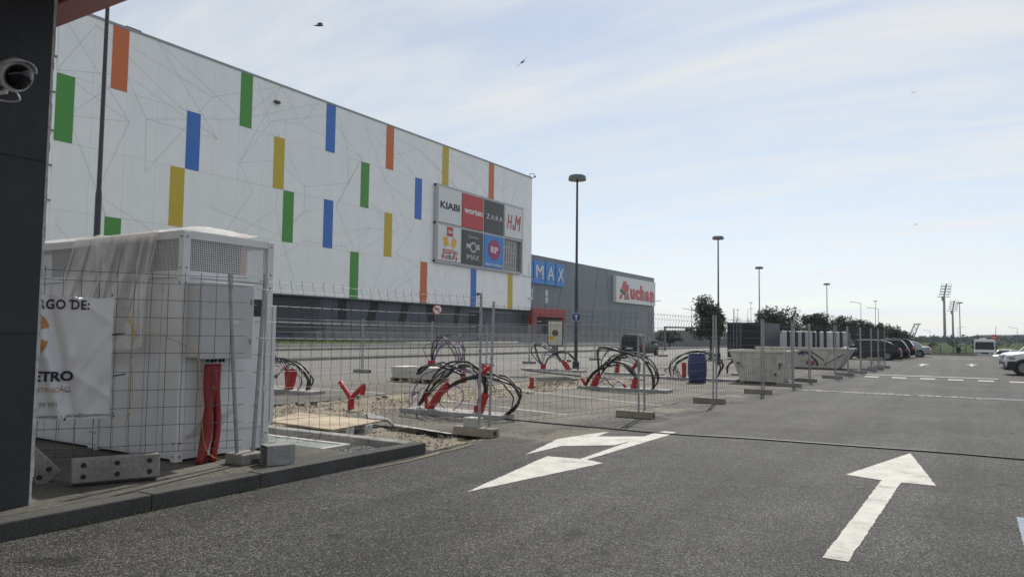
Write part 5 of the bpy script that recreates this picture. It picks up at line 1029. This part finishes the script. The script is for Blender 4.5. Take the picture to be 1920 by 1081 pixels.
# ---------------------------------------------------------------- trees
def leaves(n, fn, s, seed):
    rg = np.random.default_rng(seed); V_ = np.zeros((n*4, 3)); 
    for k in range(n):
        c = fn(rg); u = _n(rg.normal(size=3)); w = _n(np.cross(u, rg.normal(size=3))); l = s*rg.uniform(.6, 1.3); V_[4*k:4*k+4] = [c-u*l, c-w*l*.42, c+u*l, c+w*l*.42]
    mb = MB(); mb.v = [tuple(p) for p in V_]; mb.f = [(4*k, 4*k+1, 4*k+2, 4*k+3) for k in range(n)]; return mb
def tree(px, py_top, py_bot, wpx, d, label, n=1500, seed=1, leaf=.09, mat=LEAF, z0=0., dense=.7, group='dark evergreen trees'):
    rg = np.random.default_rng(seed); T, Bt = PD(px, py_top, d), PD(px, py_bot, d); base = np.array([T[0], T[1], z0]); rx = wpx/2*d/F*(1.25 if px < 1500 else 1.0); rz = (T[2]-Bt[2])/2*1.18; cz = (T[2]+Bt[2])/2; C = np.array([T[0], T[1], cz])
    t = thing('tree', base, label, 'tree', group)
    cl = []
    for k in range(int(26)):
        v = _n(rg.normal(size=3)); v *= rg.uniform(.35, .86); cl.append((C+v*[rx, rx, rz], rg.uniform(.26, .46)))
    mb = MB().tube([base, base+[.03, 0, (cz-z0)*.5], C-[0, 0, rz*.2], C+[0, 0, rz*.5]], [.1, .08, .06, .02], 8)
    for c_, _ in cl: s_ = C-[0, 0, rz*rg.uniform(.1, .9)]; s_[2] = max(s_[2], base[2]+.8); mb.tube([s_, (s_+c_)/2+rg.normal(0, .06, 3), c_], [.035, .022, .01], 5)
    part('trunk', mb, BARK, t)
    def f(r):
        c_, q = cl[r.integers(len(cl))]; v = _n(r.normal(size=3))*r.uniform(.2, 1)**.6*q*1.15
        return c_+v*[rx, rx, rz]*1.05
    part('crown', leaves(int(n*2.2), f, leaf*1.25, seed+50), mat, t, kind='stuff'); return t
tree(1332, 558, 640, 62, 53, 'glossy dark upright tree at the foot of a lamp post', 2600, 3, .085)
tree(1463, 571, 632, 78, 76, 'loose dark tree with gaps beside the blue container', 2000, 5, .12)
tree(1531, 589, 634, 58, 92, 'dense round dark tree above the white cabinets', 2600, 8, .12, LEAF2); tree(1582, 595, 636, 62, 96, 'loose dark tree between two dense round ones', 1800, 11, .13)
tree(1615, 605, 640, 50, 104, 'dark tree over the parked white car', 2000, 12, .13); tree(1640, 608, 645, 40, 112, 'dense dark tree over the roof of the dark hatchback', 2300, 13, .13, LEAF2); tree(1668, 612, 645, 38, 118, 'open dark tree behind the parked row', 1400, 14, .15); tree(1680, 619, 648, 30, 122, 'dense low dark tree over the tail of the parked row', 1500, 15, .14, LEAF2); tree(1695, 622, 648, 26, 128, 'last small dark tree above the silver saloon', 900, 16, .15)
tree(1255, 622, 640, 40, 100, 'low dark clipped tree beside the grey building', 1400, 17, .13, LEAF2)
def bare(px, py, d, label, seed):
    rg = np.random.default_rng(seed); T = PD(px, py, d); b = np.array([T[0], T[1], 0]); H = T[2]; mb = MB()
    def grow(p, v, l, r, lev):
        q = p+v*l; mb.tube([p, (p+q)/2+rg.normal(0, l*.03, 3), q], [r, r*.8, r*.6], 4, False)
        if lev:
            for k in range(3): grow(q, _n(v+rg.normal(0, .42, 3)+[0, 0, .15]), l*.66, r*.55, lev-1)
    grow(b, np.array([0, 0, 1.]), H*.38, .12, 4); t = thing('bare_tree', b, label, 'tree', 'bare trees'); part('branches', mb, TWIG, t)
bare(1387, 588, 150, 'leafless tree behind the blue container', 1); bare(1414, 585, 150, 'leafless tree beside the post behind the container', 2); bare(1502, 590, 140, 'leafless tree between the loose tree and the round tree', 3); bare(1704, 620, 140, 'leafless tree below the slanted crane arm', 4)
# ---------------------------------------------------------------- vehicles
def paint(name, c, rough=.3): return M(name, c, rough, .0, var=.03, spec=.25, coat=.06, dirt=.15, dcol=tuple(x*.7+.008 for x in c), ds=2)
def car(label, loc, rz, body, L=4.2, Wd=1.76, H=1.5, hood=.92, deck=.98, A=.28, Bf=.1, Cr=-.36, Dr=-.47, belt=.93, cladding=False, cat='car', group='parked cars', roofrails=False, est=None, name='car'):
    """local +Y is forward; A..D: windscreen base, roof front, roof rear, tailgate base as fractions of L"""
    t = thing(name, loc, label, cat, group, rz); w = Wd/2
    def P(nm, mb, mat, **kw): return part(nm, mb, mat, t, world=False, **kw)
    st = []
    for f in (-.5, -.49, -.46, -.38, -.25, -.1, .05, .2, .3, .4, .455, .485, .5):
        e = abs(f)/.5; k = 1-.13*max(0, (e-.72)/.28)**2; zt = belt if Dr < f < A else (deck if f <= Dr else hood-.16*max(0, (f-A)/(.5-A))**1.8)
        if f <= Dr: zt = min(deck, belt)
        zt -= .22*max(0, (e-.955)/.045); zb = .2+.1*max(0, (e-.9)/.1); st.append((f*L, w*k, zb, zt))
    ring = lambda y, ww, zb, zt: [(0, y, zb), (ww*.86, y, zb), (ww*.97, y, zb+.12), (ww, y, (zb+zt)*.5), (ww*.985, y, zt-.14), (ww*.93, y, zt-.02), (ww*.6, y, zt+.02), (0, y, zt+.035), (-ww*.6, y, zt+.02), (-ww*.93, y, zt-.02), (-ww*.985, y, zt-.14), (-ww, y, (zb+zt)*.5), (-ww*.97, y, zb+.12), (-ww*.86, y, zb)]
    mb = MB(); n = 14
    for s_ in st: mb.v += ring(*s_)
    mb.f = [(i*n+j, i*n+(j+1) % n, (i+1)*n+(j+1) % n, (i+1)*n+j) for i in range(len(st)-1) for j in range(n)]+[tuple(range(n)), tuple((len(st)-1)*n+j for j in range(n))[::-1]]
    o = P('body', mb, body, smooth=True); sm = o.modifiers.new('s', 'SUBSURF'); sm.levels = sm.render_levels = 2
    yA, yB, yC, yD = A*L, Bf*L, Cr*L, Dr*L; zb, zr = belt-.04, H; wb_, wr = w*.93, w*.72
    cab = MB(); rows = []
    for y, z, ww in ((yD, zb, wb_*.95), (yD*.35+yC*.65, zb+(zr-zb)*.72, wr*1.06), (yC, zr-.04, wr*.98), ((yC+yB)/2, zr, wr), (yB, zr-.035, wr*.97), (yB*.5+yA*.5, zb+(zr-zb)*.55, wr*1.07), (yA, zb, wb_*.93)): rows.append((y, z, ww))
    for y, z, ww in rows:
        base_w = wb_*(.96 if y in (yD, yA) else 1); cab.v += [(-base_w, y, zb), (-ww, y, max(z-.02, zb)), (-ww*.82, y, z), (ww*.82, y, z), (ww, y, max(z-.02, zb)), (base_w, y, zb)]
    cab.f = [(i*6+j, i*6+j+1, (i+1)*6+j+1, (i+1)*6+j) for i in range(6) for j in range(5)]; o = P('cabin', cab, body, smooth=True, auto=True)
    # glazing: panes proud of the cabin skin
    def wat(z): f = (z-zb)/(zr-.05-zb); return wb_+(wr*1.03-wb_)*f
    for sx in (-1, 1):
        zl, zh = zb+.05, zr-.13; e = .012
        yb0 = yD+(yC-yD)*.55+.12; yf0 = yA-.28; yf1 = yB+(yA-yB)*(zr-zh)/(zr-zb)*.8-.03; yb1 = yC+.08
        mid = (yb0+yf0)/2
        for nm, a0, a1, c0_, c1_ in (('rear_side_window', yb0, mid-.04, yb1, mid-.04), ('front_side_window', mid+.03, yf0, mid+.03, yf1)):
            P(nm, MB().prism([(sx*(wat(zl)+e), a0, zl), (sx*(wat(zl)+e), a1, zl), (sx*(wat(zh)+e), c1_, zh), (sx*(wat(zh)+e), c0_, zh)], (sx*-.03, 0, 0)), GLASS)
        for f in (.335, -.31):
            yw = f*L; rw_ = .315 if H < 1.6 else .34
            P('wheel_arch', MB().lathe([(rw_+.055, -.06), (rw_+.055, .012)], (sx*w*.975, yw, rw_), 28, (sx, 0, 0)), BLKP)
            wh = P('wheel', MB().lathe([(rw_*.62, -.16), (rw_*.95, -.16), (rw_, -.12), (rw_, .015), (rw_*.94, .04), (rw_*.66, .045)], (sx*w*.985, yw, rw_), 28, (sx, 0, 0), cap=False), TYRE, smooth=True, auto=True)
            rm = MB().lathe([(rw_*.66, .02), (rw_*.62, .03), (rw_*.56, .0), (.03, .0)], (sx*w*.985, yw, rw_), 20, (sx, 0, 0))
            for k in range(5): a = 2*math.pi*k/5; rm.beam((sx*(w*.985+.02), yw, rw_), (sx*(w*.985+.025), yw+rw_*.6*math.cos(a), rw_+rw_*.6*math.sin(a)), .06, .02, (sx, 0, 0))
            part('rim', rm, RIM, wh, world=False)
        P('mirror', MB().box(sx*(w+.02)-.1, sx*(w+.02)+.1, yA-.42, yA-.3, zb+.05, zb+.2), body, bevel=.03)
        P('headlight', MB().prism([(sx*w*a_, L*b_, hood-.31) for a_, b_ in ((.5, .499), (.84, .486), (1.0, .435), (.93, .395), (.5, .45))], (sx*-.01, -.02, .12)), HEADL, bevel=.02)
        P('headlight_bezel', MB().prism([(sx*w*a_, L*b_+.004, hood-.335) for a_, b_ in ((.46, .502), (.84, .489), (1.004, .437), (.93, .385), (.46, .45))], (0, 0, .022)), BLKP)
        P('tail_light', MB().prism([(sx*w*.68, -L*.494, belt-.3), (sx*w*.97, -L*.455, belt-.28), (sx*w*.96, -L*.45, belt-.06), (sx*w*.72, -L*.485, belt-.06)], (0, -.03, 0)), TAILL)
        P('door_seam', MB().box(sx*(w*1.0)-.004, sx*(w*1.0)+.004, mid-.01, mid+.006, .34, belt-.1), BLKP)
        P('sill', MB().box(sx*w*.985-.012, sx*w*.985+.012, -.18*L, .2*L, .2, .3), BLKP)
        P('door_handle', MB().box(sx*(w+.008)-.014, sx*(w+.008)+.014, mid-.2, mid-.05, belt-.14, belt-.11), body)
        if roofrails: P('roof_rail', MB().tube([(sx*wr*.86, yC+.1, zr), (sx*wr*.88, yC+.25, zr+.05), (sx*wr*.88, yB-.25, zr+.05), (sx*wr*.86, yB-.1, zr)], .02, 6), RIM)
        if cladding: P('bumper_corner', MB().prism([(sx*w*a_, L*b_, .22) for a_, b_ in ((.0, .512), (.7, .505), (.95, .472), (1.012, .4), (.8, .38), (.0, .45))], (0, 0, .4)), BLKP, bevel=.03)
        if cladding: P('wheel_cladding', MB().box(sx*w*.99-.015, sx*w*.99+.018, -.47*L, .44*L, .2, .38), BLKP)
    def scr(nm, y0, z0, y1, z1, w0, w1, dy): P(nm, MB().prism([(-w0, y0, z0), (w0, y0, z0), (w1, y1, z1), (-w1, y1, z1)], (0, dy, .0)), GLASS)
    ymf, zmf = yB*.5+yA*.5, zb+(zr-zb)*.55
    def curve(ya, yb_, ym, za_, zb2, zm_, w0, w1, sgn, nm):
        m_ = MB(); R_ = []
        for f, y, z in ((0, ya, za_), (.5, ym, zm_), (1, yb_, zb2)):
            ww = w0+(w1-w0)*f; R_.append([(-ww, y+sgn*.02, z+.012), (ww, y+sgn*.02, z+.012)])
        m_.v = [p_ for r_ in R_ for p_ in r_]; m_.f = [(0, 1, 3, 2), (2, 3, 5, 4)]; o = P(nm, m_, GLASS); s_ = o.modifiers.new('s', 'SOLIDIFY'); s_.thickness = .01; s_.offset = 0
    curve(yA-.03, yB+.04, ymf, zb+.02, zr-.07, zmf, wb_*.84, wr*.8, 1, 'windscreen')
    ymr, zmr = yD*.35+yC*.65, zb+(zr-zb)*.72
    curve(yD+.02, yC-.02, ymr, zb+.06, zr-.08, zmr, wb_*.8, wr*.8, -1, 'rear_window')
    P('front_bumper', MB().prism([(-w*.8, L*.485, .22), (w*.8, L*.485, .22), (w*.84, L*.482, .42 if not cladding else .56), (-w*.84, L*.482, .42 if not cladding else .56)], (0, .03, 0)), BLKP, bevel=.02)
    P('rear_bumper', MB().prism([(-w*.8, -L*.487, .24), (w*.8, -L*.487, .24), (w*.84, -L*.487, .42), (-w*.84, -L*.487, .42)], (0, -.035, 0)), BLKP, bevel=.02)
    P('grille', MB().prism([(-w*.42, L*.484, hood-.36), (w*.42, L*.484, hood-.36), (w*.46, L*.478, hood-.24), (-w*.46, L*.478, hood-.24)], (0, .035, 0)), BLKP)
    P('number_plate', MB().box(-.26, .26, L*.5+.005, L*.5+.02, .4, .51), PLATE); P('number_plate', MB().box(-.26, .26, -L*.5-.022, -L*.5-.008, .55, .66), PLATE)
    return t
DGREY, BLKC, WHT, SILV, DRED = paint('paint_dark_grey', (.022, .024, .03)), paint('paint_black', (.008, .009, .012)), paint('paint_white', (.62, .63, .64)), paint('paint_silver', (.36, .38, .41), .28), paint('paint_dark_red', (.05, .012, .016))
CAR = dict(L=4.15, Wd=1.75)
c = G(1207, 668); car('black people carrier with roof rails driving past the back fence', (-21.9, 54.6, 0), R(2), BLKC, L=4.4, Wd=1.78, H=1.66, hood=.98, belt=.98, A=.33, Bf=.12, Cr=-.4, Dr=-.485, roofrails=True, group='cars')
car('dark grey hatchback parked with its tail to the lane beside the last fence foot', (-6.55, 61.4, 0), R(90), DGREY, L=4.4, Wd=1.8, H=1.48, Cr=-.22, Dr=-.47)
car('dark hatchback parked behind the dark grey one, red tail lamp showing', (-6.1, 65.5, 0), R(90), BLKC, L=4.0, H=1.5)
car('black compact car with big red tail lamp parked next to the silver saloon', (-5.9, 69.6, 0), R(90), paint('paint_black_two', (.012, .012, .015)), L=4.0, H=1.6, belt=1.0, hood=.98)
car('silver saloon parked at the far end of the row', (-5.25, 74.5, 0), R(90), SILV, L=4.5, H=1.43, Cr=-.2, Dr=-.36, deck=.96)
car('white estate car parked behind the white charging cabinets', (-11.7, 78.5, 0), R(70), WHT, L=4.5, H=1.62, belt=1., hood=1., roofrails=True)
car('grey car parked further behind the white estate', (-9.5, 84.2, 0), R(90), paint('paint_mid_grey', (.14, .145, .155)), L=4.2, H=1.5)
car('white crossover with black lower bumper, nose out into the lane', (3.42, 41.2, 0), R(90), WHT, L=4.3, Wd=1.82, H=1.62, hood=1.06, belt=1.02, cladding=True, A=.25)
car('white hatchback parked beyond the white crossover', (3.35, 51., 0), R(90), paint('paint_white_two', (.55, .56, .58)), L=4.1, H=1.5, A=.27)
car('white car on the lower road beside the motorhome', (3.3, 101., -.95), R(160), paint('paint_white_three', (.5, .51, .53)), L=4.2, H=1.5, group='cars')
# motorhome facing the camera on the lower road
q = PD(1846, 640, 88); mx0, my, mz = q[0], q[1], -.72; t = thing('motorhome', (mx0, my, mz), 'white motorhome facing the lane on the lower road', 'motorhome'); w = 1.06
body = MB().prism([(mx0-w, my+.35, mz+1.15), (mx0-w, my, mz+.95), (mx0-w, my-.05, mz+.45), (mx0-w, my+.1, mz+.3), (mx0-w, my+6, mz+.3), (mx0-w, my+6, mz+2.35), (mx0-w, my+.65, mz+2.35), (mx0-w, my+.55, mz+2.1)], (2*w, 0, 0)); part('body', body, WHT, t, bevel=.06)
part('windscreen', MB().prism([(mx0-w*.9, my+.34, mz+1.17), (mx0+w*.9, my+.34, mz+1.17), (mx0+w*.86, my+.52, mz+2.05), (mx0-w*.86, my+.52, mz+2.05)], (0, -.04, .01)), GLASS, t); part('grille', MB().box(mx0-.42, mx0+.42, my-.09, my-.02, mz+.68, mz+.84), BLKP, t); part('bumper', MB().box(mx0-w, mx0+w, my-.14, my+.05, mz+.28, mz+.5), M('bumper_grey', (.2, .2, .2), .5), t, bevel=.03)
for sx in (-1, 1):
    part('headlight', MB().box(mx0+sx*.76-.17, mx0+sx*.76+.17, my-.1, my-.02, mz+.66, mz+.86), HEADL, t, bevel=.02); part('mirror', MB().box(mx0+sx*1.2-.08, mx0+sx*1.2+.08, my+.25, my+.35, mz+1.25, mz+1.6), BLKP, t, bevel=.02)
    for yy in (1., 4.6): part('wheel', MB().lathe([(.2, -.2), (.34, -.2), (.34, .0), (.2, .01)], (mx0+sx*1.02, my+yy, mz+.34), 20, (sx, 0, 0)), TYRE, t)
part('roof_box', MB().box(mx0-.5, mx0+.2, my+1.2, my+2.2, mz+2.35, mz+2.5), WHT, t, bevel=.04); part('skylight', MB().box(mx0+.35, mx0+.8, my+1.2, my+1.8, mz+2.35, mz+2.45), GREYB, t)
# verge at the end of the lane
struct('end_verge', MB().box(-6.6, .3, 86.2, 87.9, -.9, .16), GRASS); struct('end_kerb', MB().box(-6.6, .45, 85.9, 86.2, -.1, .14).box(-6.6, .3, 87.9, 88.1, -.9, .3), CONC)
gr_ = thing('guard_rail', (-2.5, 87, .1), 'low dark metal rail along the grass at the end of the lane', 'rail')
for k in range(6): part('post', MB().box(-6+k*1.1, -5.93+k*1.1, 87, 87.07, .1, .95), POLE, gr_)
for k in (0, 2, 4): part('rail', MB().box(-6+k*1.1, -4.9+k*1.1, 86.99, 87.06, .95, 1.02).box(-6+k*1.1, -4.9+k*1.1, 87.0, 87.05, .5, .55), POLE, gr_)
bn2 = PD(1798, 660, 78); solo('litter_bin', MB().lathe([(.16, .1), (.2, .7), (.2, .75)], (bn2[0], 86.8, 0.1), 12), BLKP, 'small dark litter bin beside the thin pole on the verge', 'bin')
# ---------------------------------------------------------------- far things
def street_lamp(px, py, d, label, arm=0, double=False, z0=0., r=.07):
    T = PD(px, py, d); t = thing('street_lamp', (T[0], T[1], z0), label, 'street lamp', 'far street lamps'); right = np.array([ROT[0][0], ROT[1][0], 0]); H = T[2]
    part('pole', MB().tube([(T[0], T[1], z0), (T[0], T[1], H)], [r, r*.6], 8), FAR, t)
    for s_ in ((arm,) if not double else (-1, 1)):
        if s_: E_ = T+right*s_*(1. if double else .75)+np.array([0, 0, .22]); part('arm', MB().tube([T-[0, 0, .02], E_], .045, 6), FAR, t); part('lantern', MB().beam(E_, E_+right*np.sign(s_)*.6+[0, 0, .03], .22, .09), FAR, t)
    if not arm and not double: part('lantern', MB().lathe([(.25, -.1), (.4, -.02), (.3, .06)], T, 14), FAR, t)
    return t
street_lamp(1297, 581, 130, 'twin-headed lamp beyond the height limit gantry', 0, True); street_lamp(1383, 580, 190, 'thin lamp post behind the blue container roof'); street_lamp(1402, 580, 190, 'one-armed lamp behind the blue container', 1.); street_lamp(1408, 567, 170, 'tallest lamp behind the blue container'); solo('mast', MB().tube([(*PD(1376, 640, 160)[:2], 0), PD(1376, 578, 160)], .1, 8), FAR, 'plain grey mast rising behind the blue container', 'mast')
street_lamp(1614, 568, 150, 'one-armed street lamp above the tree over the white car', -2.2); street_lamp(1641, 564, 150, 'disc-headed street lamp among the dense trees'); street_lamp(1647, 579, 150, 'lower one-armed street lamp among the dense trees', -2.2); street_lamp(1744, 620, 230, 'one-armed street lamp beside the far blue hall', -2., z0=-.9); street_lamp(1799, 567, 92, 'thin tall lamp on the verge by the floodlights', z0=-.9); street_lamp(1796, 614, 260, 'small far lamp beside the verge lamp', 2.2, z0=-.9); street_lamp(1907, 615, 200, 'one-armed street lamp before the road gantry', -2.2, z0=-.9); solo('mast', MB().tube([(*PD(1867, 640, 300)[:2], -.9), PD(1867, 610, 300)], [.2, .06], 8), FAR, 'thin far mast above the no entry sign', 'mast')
street_lamp(1221, 566, 125, 'twin-headed lamp in front of the white store sign', 0, True); street_lamp(1000, 521, 100, 'twin-headed lamp in front of the mall corner', 0, True)
def floodlight(px, pt, pp, d, sc_, label):
    T = PD(px, pt, d); Pl = PD(px-4*sc_, pp, d); t = thing('floodlight_mast', (T[0], T[1], -1), label, 'floodlight', 'stadium floodlights'); right = np.array([ROT[0][0], ROT[1][0], 0]); k = d/F*sc_
    part('mast', MB().tube([(T[0], T[1], -1), (T[0], T[1], Pl[2])], [2.6*k, 1.9*k], 12), SLATE, t, smooth=True); B0 = np.array([T[0], T[1], Pl[2]])
    up = np.array([0, 0, 1.])+right*.22; part('spine', MB().beam(B0, B0+up*24*k, 2*k), SLATE, t); part('platform', MB().beam(B0-right*13*k, B0+right*11*k, 1.6*k, 1.2*k), FAR, t); part('service_box', MB().beam(B0-right*3*k-[0, 0, 8*k], B0-right*3*k, 3*k), FAR, t)
    for r_ in range(5):
        a = B0+up*(4+5*r_)*k; part('rail', MB().beam(a-right*9*k, a+right*10*k, .45*k), FAR, t)
        if r_ < 4:
            for c_ in range(6):
                if c_ == 3: continue
                p_ = a+right*(-8+3.2*c_)*k+[0, 0, .8*k]; part('lamp', MB().lathe([(.9*k, 0), (1.3*k, 1.*k)], p_, 8, (0, -1, -.3)), POLE, t)
    for s_ in (-9, 10): part('upright', MB().beam(B0+up*3*k+right*s_*k, B0+up*24*k+right*s_*k, .45*k), FAR, t)
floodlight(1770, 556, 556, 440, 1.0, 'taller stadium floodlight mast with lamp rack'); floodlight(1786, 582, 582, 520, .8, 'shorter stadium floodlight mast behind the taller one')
c0_, c1_ = PD(1702, 648, 300), PD(1719, 607, 300); t = thing('crane', (c0_[0], c0_[1], -1), 'pale slanted crane arm rising above the last tree', 'crane'); right = np.array([ROT[0][0], ROT[1][0], 0]); mb = MB()
for s_ in (-.9, .9): mb.beam(c0_+right*s_*1.2, c1_+right*s_, .35)
for k in range(9): a = c0_+(c1_-c0_)*k/9; b = c0_+(c1_-c0_)*(k+1)/9; s_ = 1 if k % 2 else -1; mb.beam(a+right*s_*.9, b-right*s_*.9, .2)
mb.beam(c1_-right*1.1, c1_+right*1.6, .4); part('jib', mb, M('crane_pale', (.3, .36, .42), .6), t); part('base', MB().beam(c0_*[1, 1, 0]+[0, 0, -1], c0_, 2.2), M('crane_pale', (.3, .36, .42), .6), t)
a, b = PD(1738, 650, 420), PD(1832, 650, 420); t = thing('hall', (a[0], a[1], -1), 'long low dark blue hall below the floodlights', 'building'); zt_ = PD(1780, 633, 420)[2]; m_ = (a+b)/2; dd = _n((b-a)*[1, 1, 0]); part('wall', MB().obox((*((a+b)/2)[:2], (zt_-1)/2), dd, np.cross((0, 0, 1), dd), (0, 0, 1), np.linalg.norm((b-a)[:2]), 14, zt_+1), FARB, t); part('roof', MB().obox((*((a+b)/2)[:2], zt_+.15), dd, np.cross((0, 0, 1), dd), (0, 0, 1), np.linalg.norm((b-a)[:2])+.6, 14.6, .3), FAR, t)
for k in range(10): c = a+(b-a)*(k+.5)/10; part('window', MB().obox((c[0], c[1], zt_*.55)+np.cross(dd, (0, 0, 1))*7.02, dd, np.cross((0, 0, 1), dd), (0, 0, 1), 1.6, .05, 1.2), BLACK, t)
a, b = PD(1893, 632, 300), PD(1990, 632, 300); t = thing('road_gantry', (a[0], a[1], -1), 'dark road gantry over the far motorway', 'gantry'); part('beam', MB().beam(a+[0, 0, -.6], b+[0, 0, -.6], 1.2, .9), FARB, t); part('board', MB().beam(a+(b-a)*.06+[0, 0, .2], a+(b-a)*.17+[0, 0, .2], .5, 1.1), FARB, t); part('post', MB().box(a[0]-.3, a[0]+.3, a[1]-.3, a[1]+.3, -1, a[2]), FAR, t); part('post', MB().box(b[0]-.3, b[0]+.3, b[1]-.3, b[1]+.3, -1, b[2]), FAR, t)
c = PD(1864, 632, 96); n_, u_ = face_axes(c); t = thing('road_sign', (c[0], c[1], -.95), 'round red no entry sign over a blue arrow disc behind the motorhome', 'road sign'); part('post', MB().tube([(c[0], c[1], -.95), c], .04, 8), FAR, t); part('plate', disc(c+n_*.05, n_, .34), SIGNR, t); part('bar', MB().obox(c+n_*.075, u_, n_, zz, .42, .01, .1), SIGNW, t); part('lower_plate', disc(c+n_*.05-zz*.62, n_, .28), SIGNB, t); part('arrow', MB().obox(c+n_*.075-zz*.62, u_, n_, zz, .36, .01, .08), SIGNW, t)
# hills and far woods
hl = MB(); nx = 160
for j, (d, off, am) in enumerate(((500, 0, 0), (560, 4, 2), (900, 8.5, 3), (1100, 8, 3))):
    for i in range(nx+1):
        a = R(-62+110*i/nx); z = -1 if j == 0 else max(1., (off*(.45+.3*math.sin(a*5+.8)+.25*math.sin(a*13))+am*.25*math.sin(a*60)+am*.15*math.sin(a*143)))
        if a < R(-12): z *= max(.25, 1+(a+R(12))*3)
        hl.v.append((d*math.sin(a), d*math.cos(a), z))
hl.f = [(j*(nx+1)+i, j*(nx+1)+i+1, (j+1)*(nx+1)+i+1, (j+1)*(nx+1)+i) for j in range(3) for i in range(nx)]; struct('hills', hl, HILL, smooth=True)
def woods(d0, d1, a0, a1, n, hmin, hmax, seed):
    r = np.random.default_rng(seed); mb = MB()
    for _ in range(n):
        a = R(r.uniform(a0, a1)); d = r.uniform(d0, d1); h = r.uniform(hmin, hmax); c = np.array([d*math.sin(a), d*math.cos(a), -.9]); k = 55
        for _ in range(k):
            v = _n(r.normal(size=3))*r.uniform(.3, 1)*np.array([h*.55, h*.55, h*.45])+[0, 0, h*.6]; u = _n(r.normal(size=3)); w = _n(np.cross(u, r.normal(size=3))); s_ = h*.1; p_ = c+v; mb.add([p_-u*s_, p_-w*s_*.7, p_+u*s_, p_+w*s_*.7], [(0, 1, 2, 3)])
    return mb
part_stuff('far_woods', woods(430, 560, -24, 12, 420, 3, 5.5, 3), HILLF, 'far mass of trees along the horizon below the hills', 'woods')
part_stuff('field_scrub', woods(170, 330, -8, 12, 60, 1.2, 3., 4), HILLF, 'scrubby bushes scattered over the green field beyond the lane', 'bushes')
for k, (px, d, w_, h_) in enumerate(((1290, 480, 40, 5), (1350, 520, 30, 4.5), (1422, 500, 36, 5))):
    c = PD(px, 640, d); t = thing('far_block', (c[0], c[1], -1), ['far pale apartment block beyond the palisade fence', 'far low pale block left of the blue container', 'far pale block seen over the blue container'][k], 'building', 'far blocks'); part('wall', MB().box(c[0]-w_/2, c[0]+w_/2, c[1], c[1]+14, -1, h_), M('far_render', (.38, .39, .4), .8), t); part('roof', MB().box(c[0]-w_/2-.4, c[0]+w_/2+.4, c[1]-.4, c[1]+14.4, h_, h_+.5), FAR, t)
    for i in range(8):
        for j in range(2): part('window', MB().box(c[0]-w_/2+2+i*(w_-4)/8, c[0]-w_/2+3.4+i*(w_-4)/8, c[1]-.06, c[1]-.01, .6+j*2, 1.7+j*2), BLACK, t)
# ---------------------------------------------------------------- gulls
def bird(px, py, d, span, roll, yaw, label, flap_=.25):
    c = PD(px, py, d); t = thing('gull', c, label, 'bird', 'birds in the sky'); f = np.array([math.sin(yaw), math.cos(yaw), .05]); rt = _n(np.cross(f, (0, 0, 1))); up = _n(np.cross(rt, f)); r2 = rt*math.cos(roll)+up*math.sin(roll); u2 = np.cross(r2, f)
    part('body', MB().tube([c-f*.26*span, c-f*.12*span, c, c+f*.13*span, c+f*.2*span], [.012*span, .045*span, .055*span, .04*span, .008*span], 8), M('gull_grey', (.1, .1, .11), .8), t, smooth=True)
    for s_ in (-1, 1):
        P_ = [c+r2*s_*.04*span+f*.1*span, c+r2*s_*.25*span+f*.14*span+u2*flap_*.25*span, c+r2*s_*.5*span-f*.05*span+u2*flap_*.12*span, c+r2*s_*.24*span-f*.02*span+u2*flap_*.22*span, c+r2*s_*.04*span-f*.08*span]
        o = part('wing', MB().add(P_, [(0, 1, 3, 4), (1, 2, 3)]), MATS['gull_grey'], t); s2 = o.modifiers.new('s', 'SOLIDIFY'); s2.thickness = .012
    o = part('tail', MB().add([c-f*.2*span+r2*.02*span, c-f*.2*span-r2*.02*span, c-f*.33*span-r2*.06*span, c-f*.33*span+r2*.06*span], [(0, 1, 2, 3)]), MATS['gull_grey'], t); s2 = o.modifiers.new('s', 'SOLIDIFY'); s2.thickness = .01
bird(599, 48, 75, 2.1, -.35, R(55), 'gull gliding with bent wings above the white mall roof', .5); bird(979, 117, 75, 1.7, .8, R(-60), 'gull banking with straight wings over the lamp post', .1); bird(1713, 174, 160, 1.3, .2, R(10), 'tiny far bird high over the floodlights'); bird(1717, 421, 170, 1.4, .4, R(-40), 'tiny far bird low above the floodlights')

# ---------------------------------------------------------------- air
hz_ = MB().box(-1100, 1200, -220, 2900, -4, 75); hm = bpy.data.materials.new('haze_air'); hm.use_nodes = True; t = hm.node_tree; t.nodes.clear(); o_ = N(t, 'ShaderNodeOutputMaterial'); pv_ = N(t, 'ShaderNodeVolumePrincipled'); pv_.inputs['Color'].default_value = (.8, .88, .96, 1); pv_.inputs['Density'].default_value = .0002; pv_.inputs['Anisotropy'].default_value = .2
t.links.new(pv_.outputs[0], o_.inputs['Volume']); ho = part('haze', hz_, hm); ho['kind'] = 'stuff'
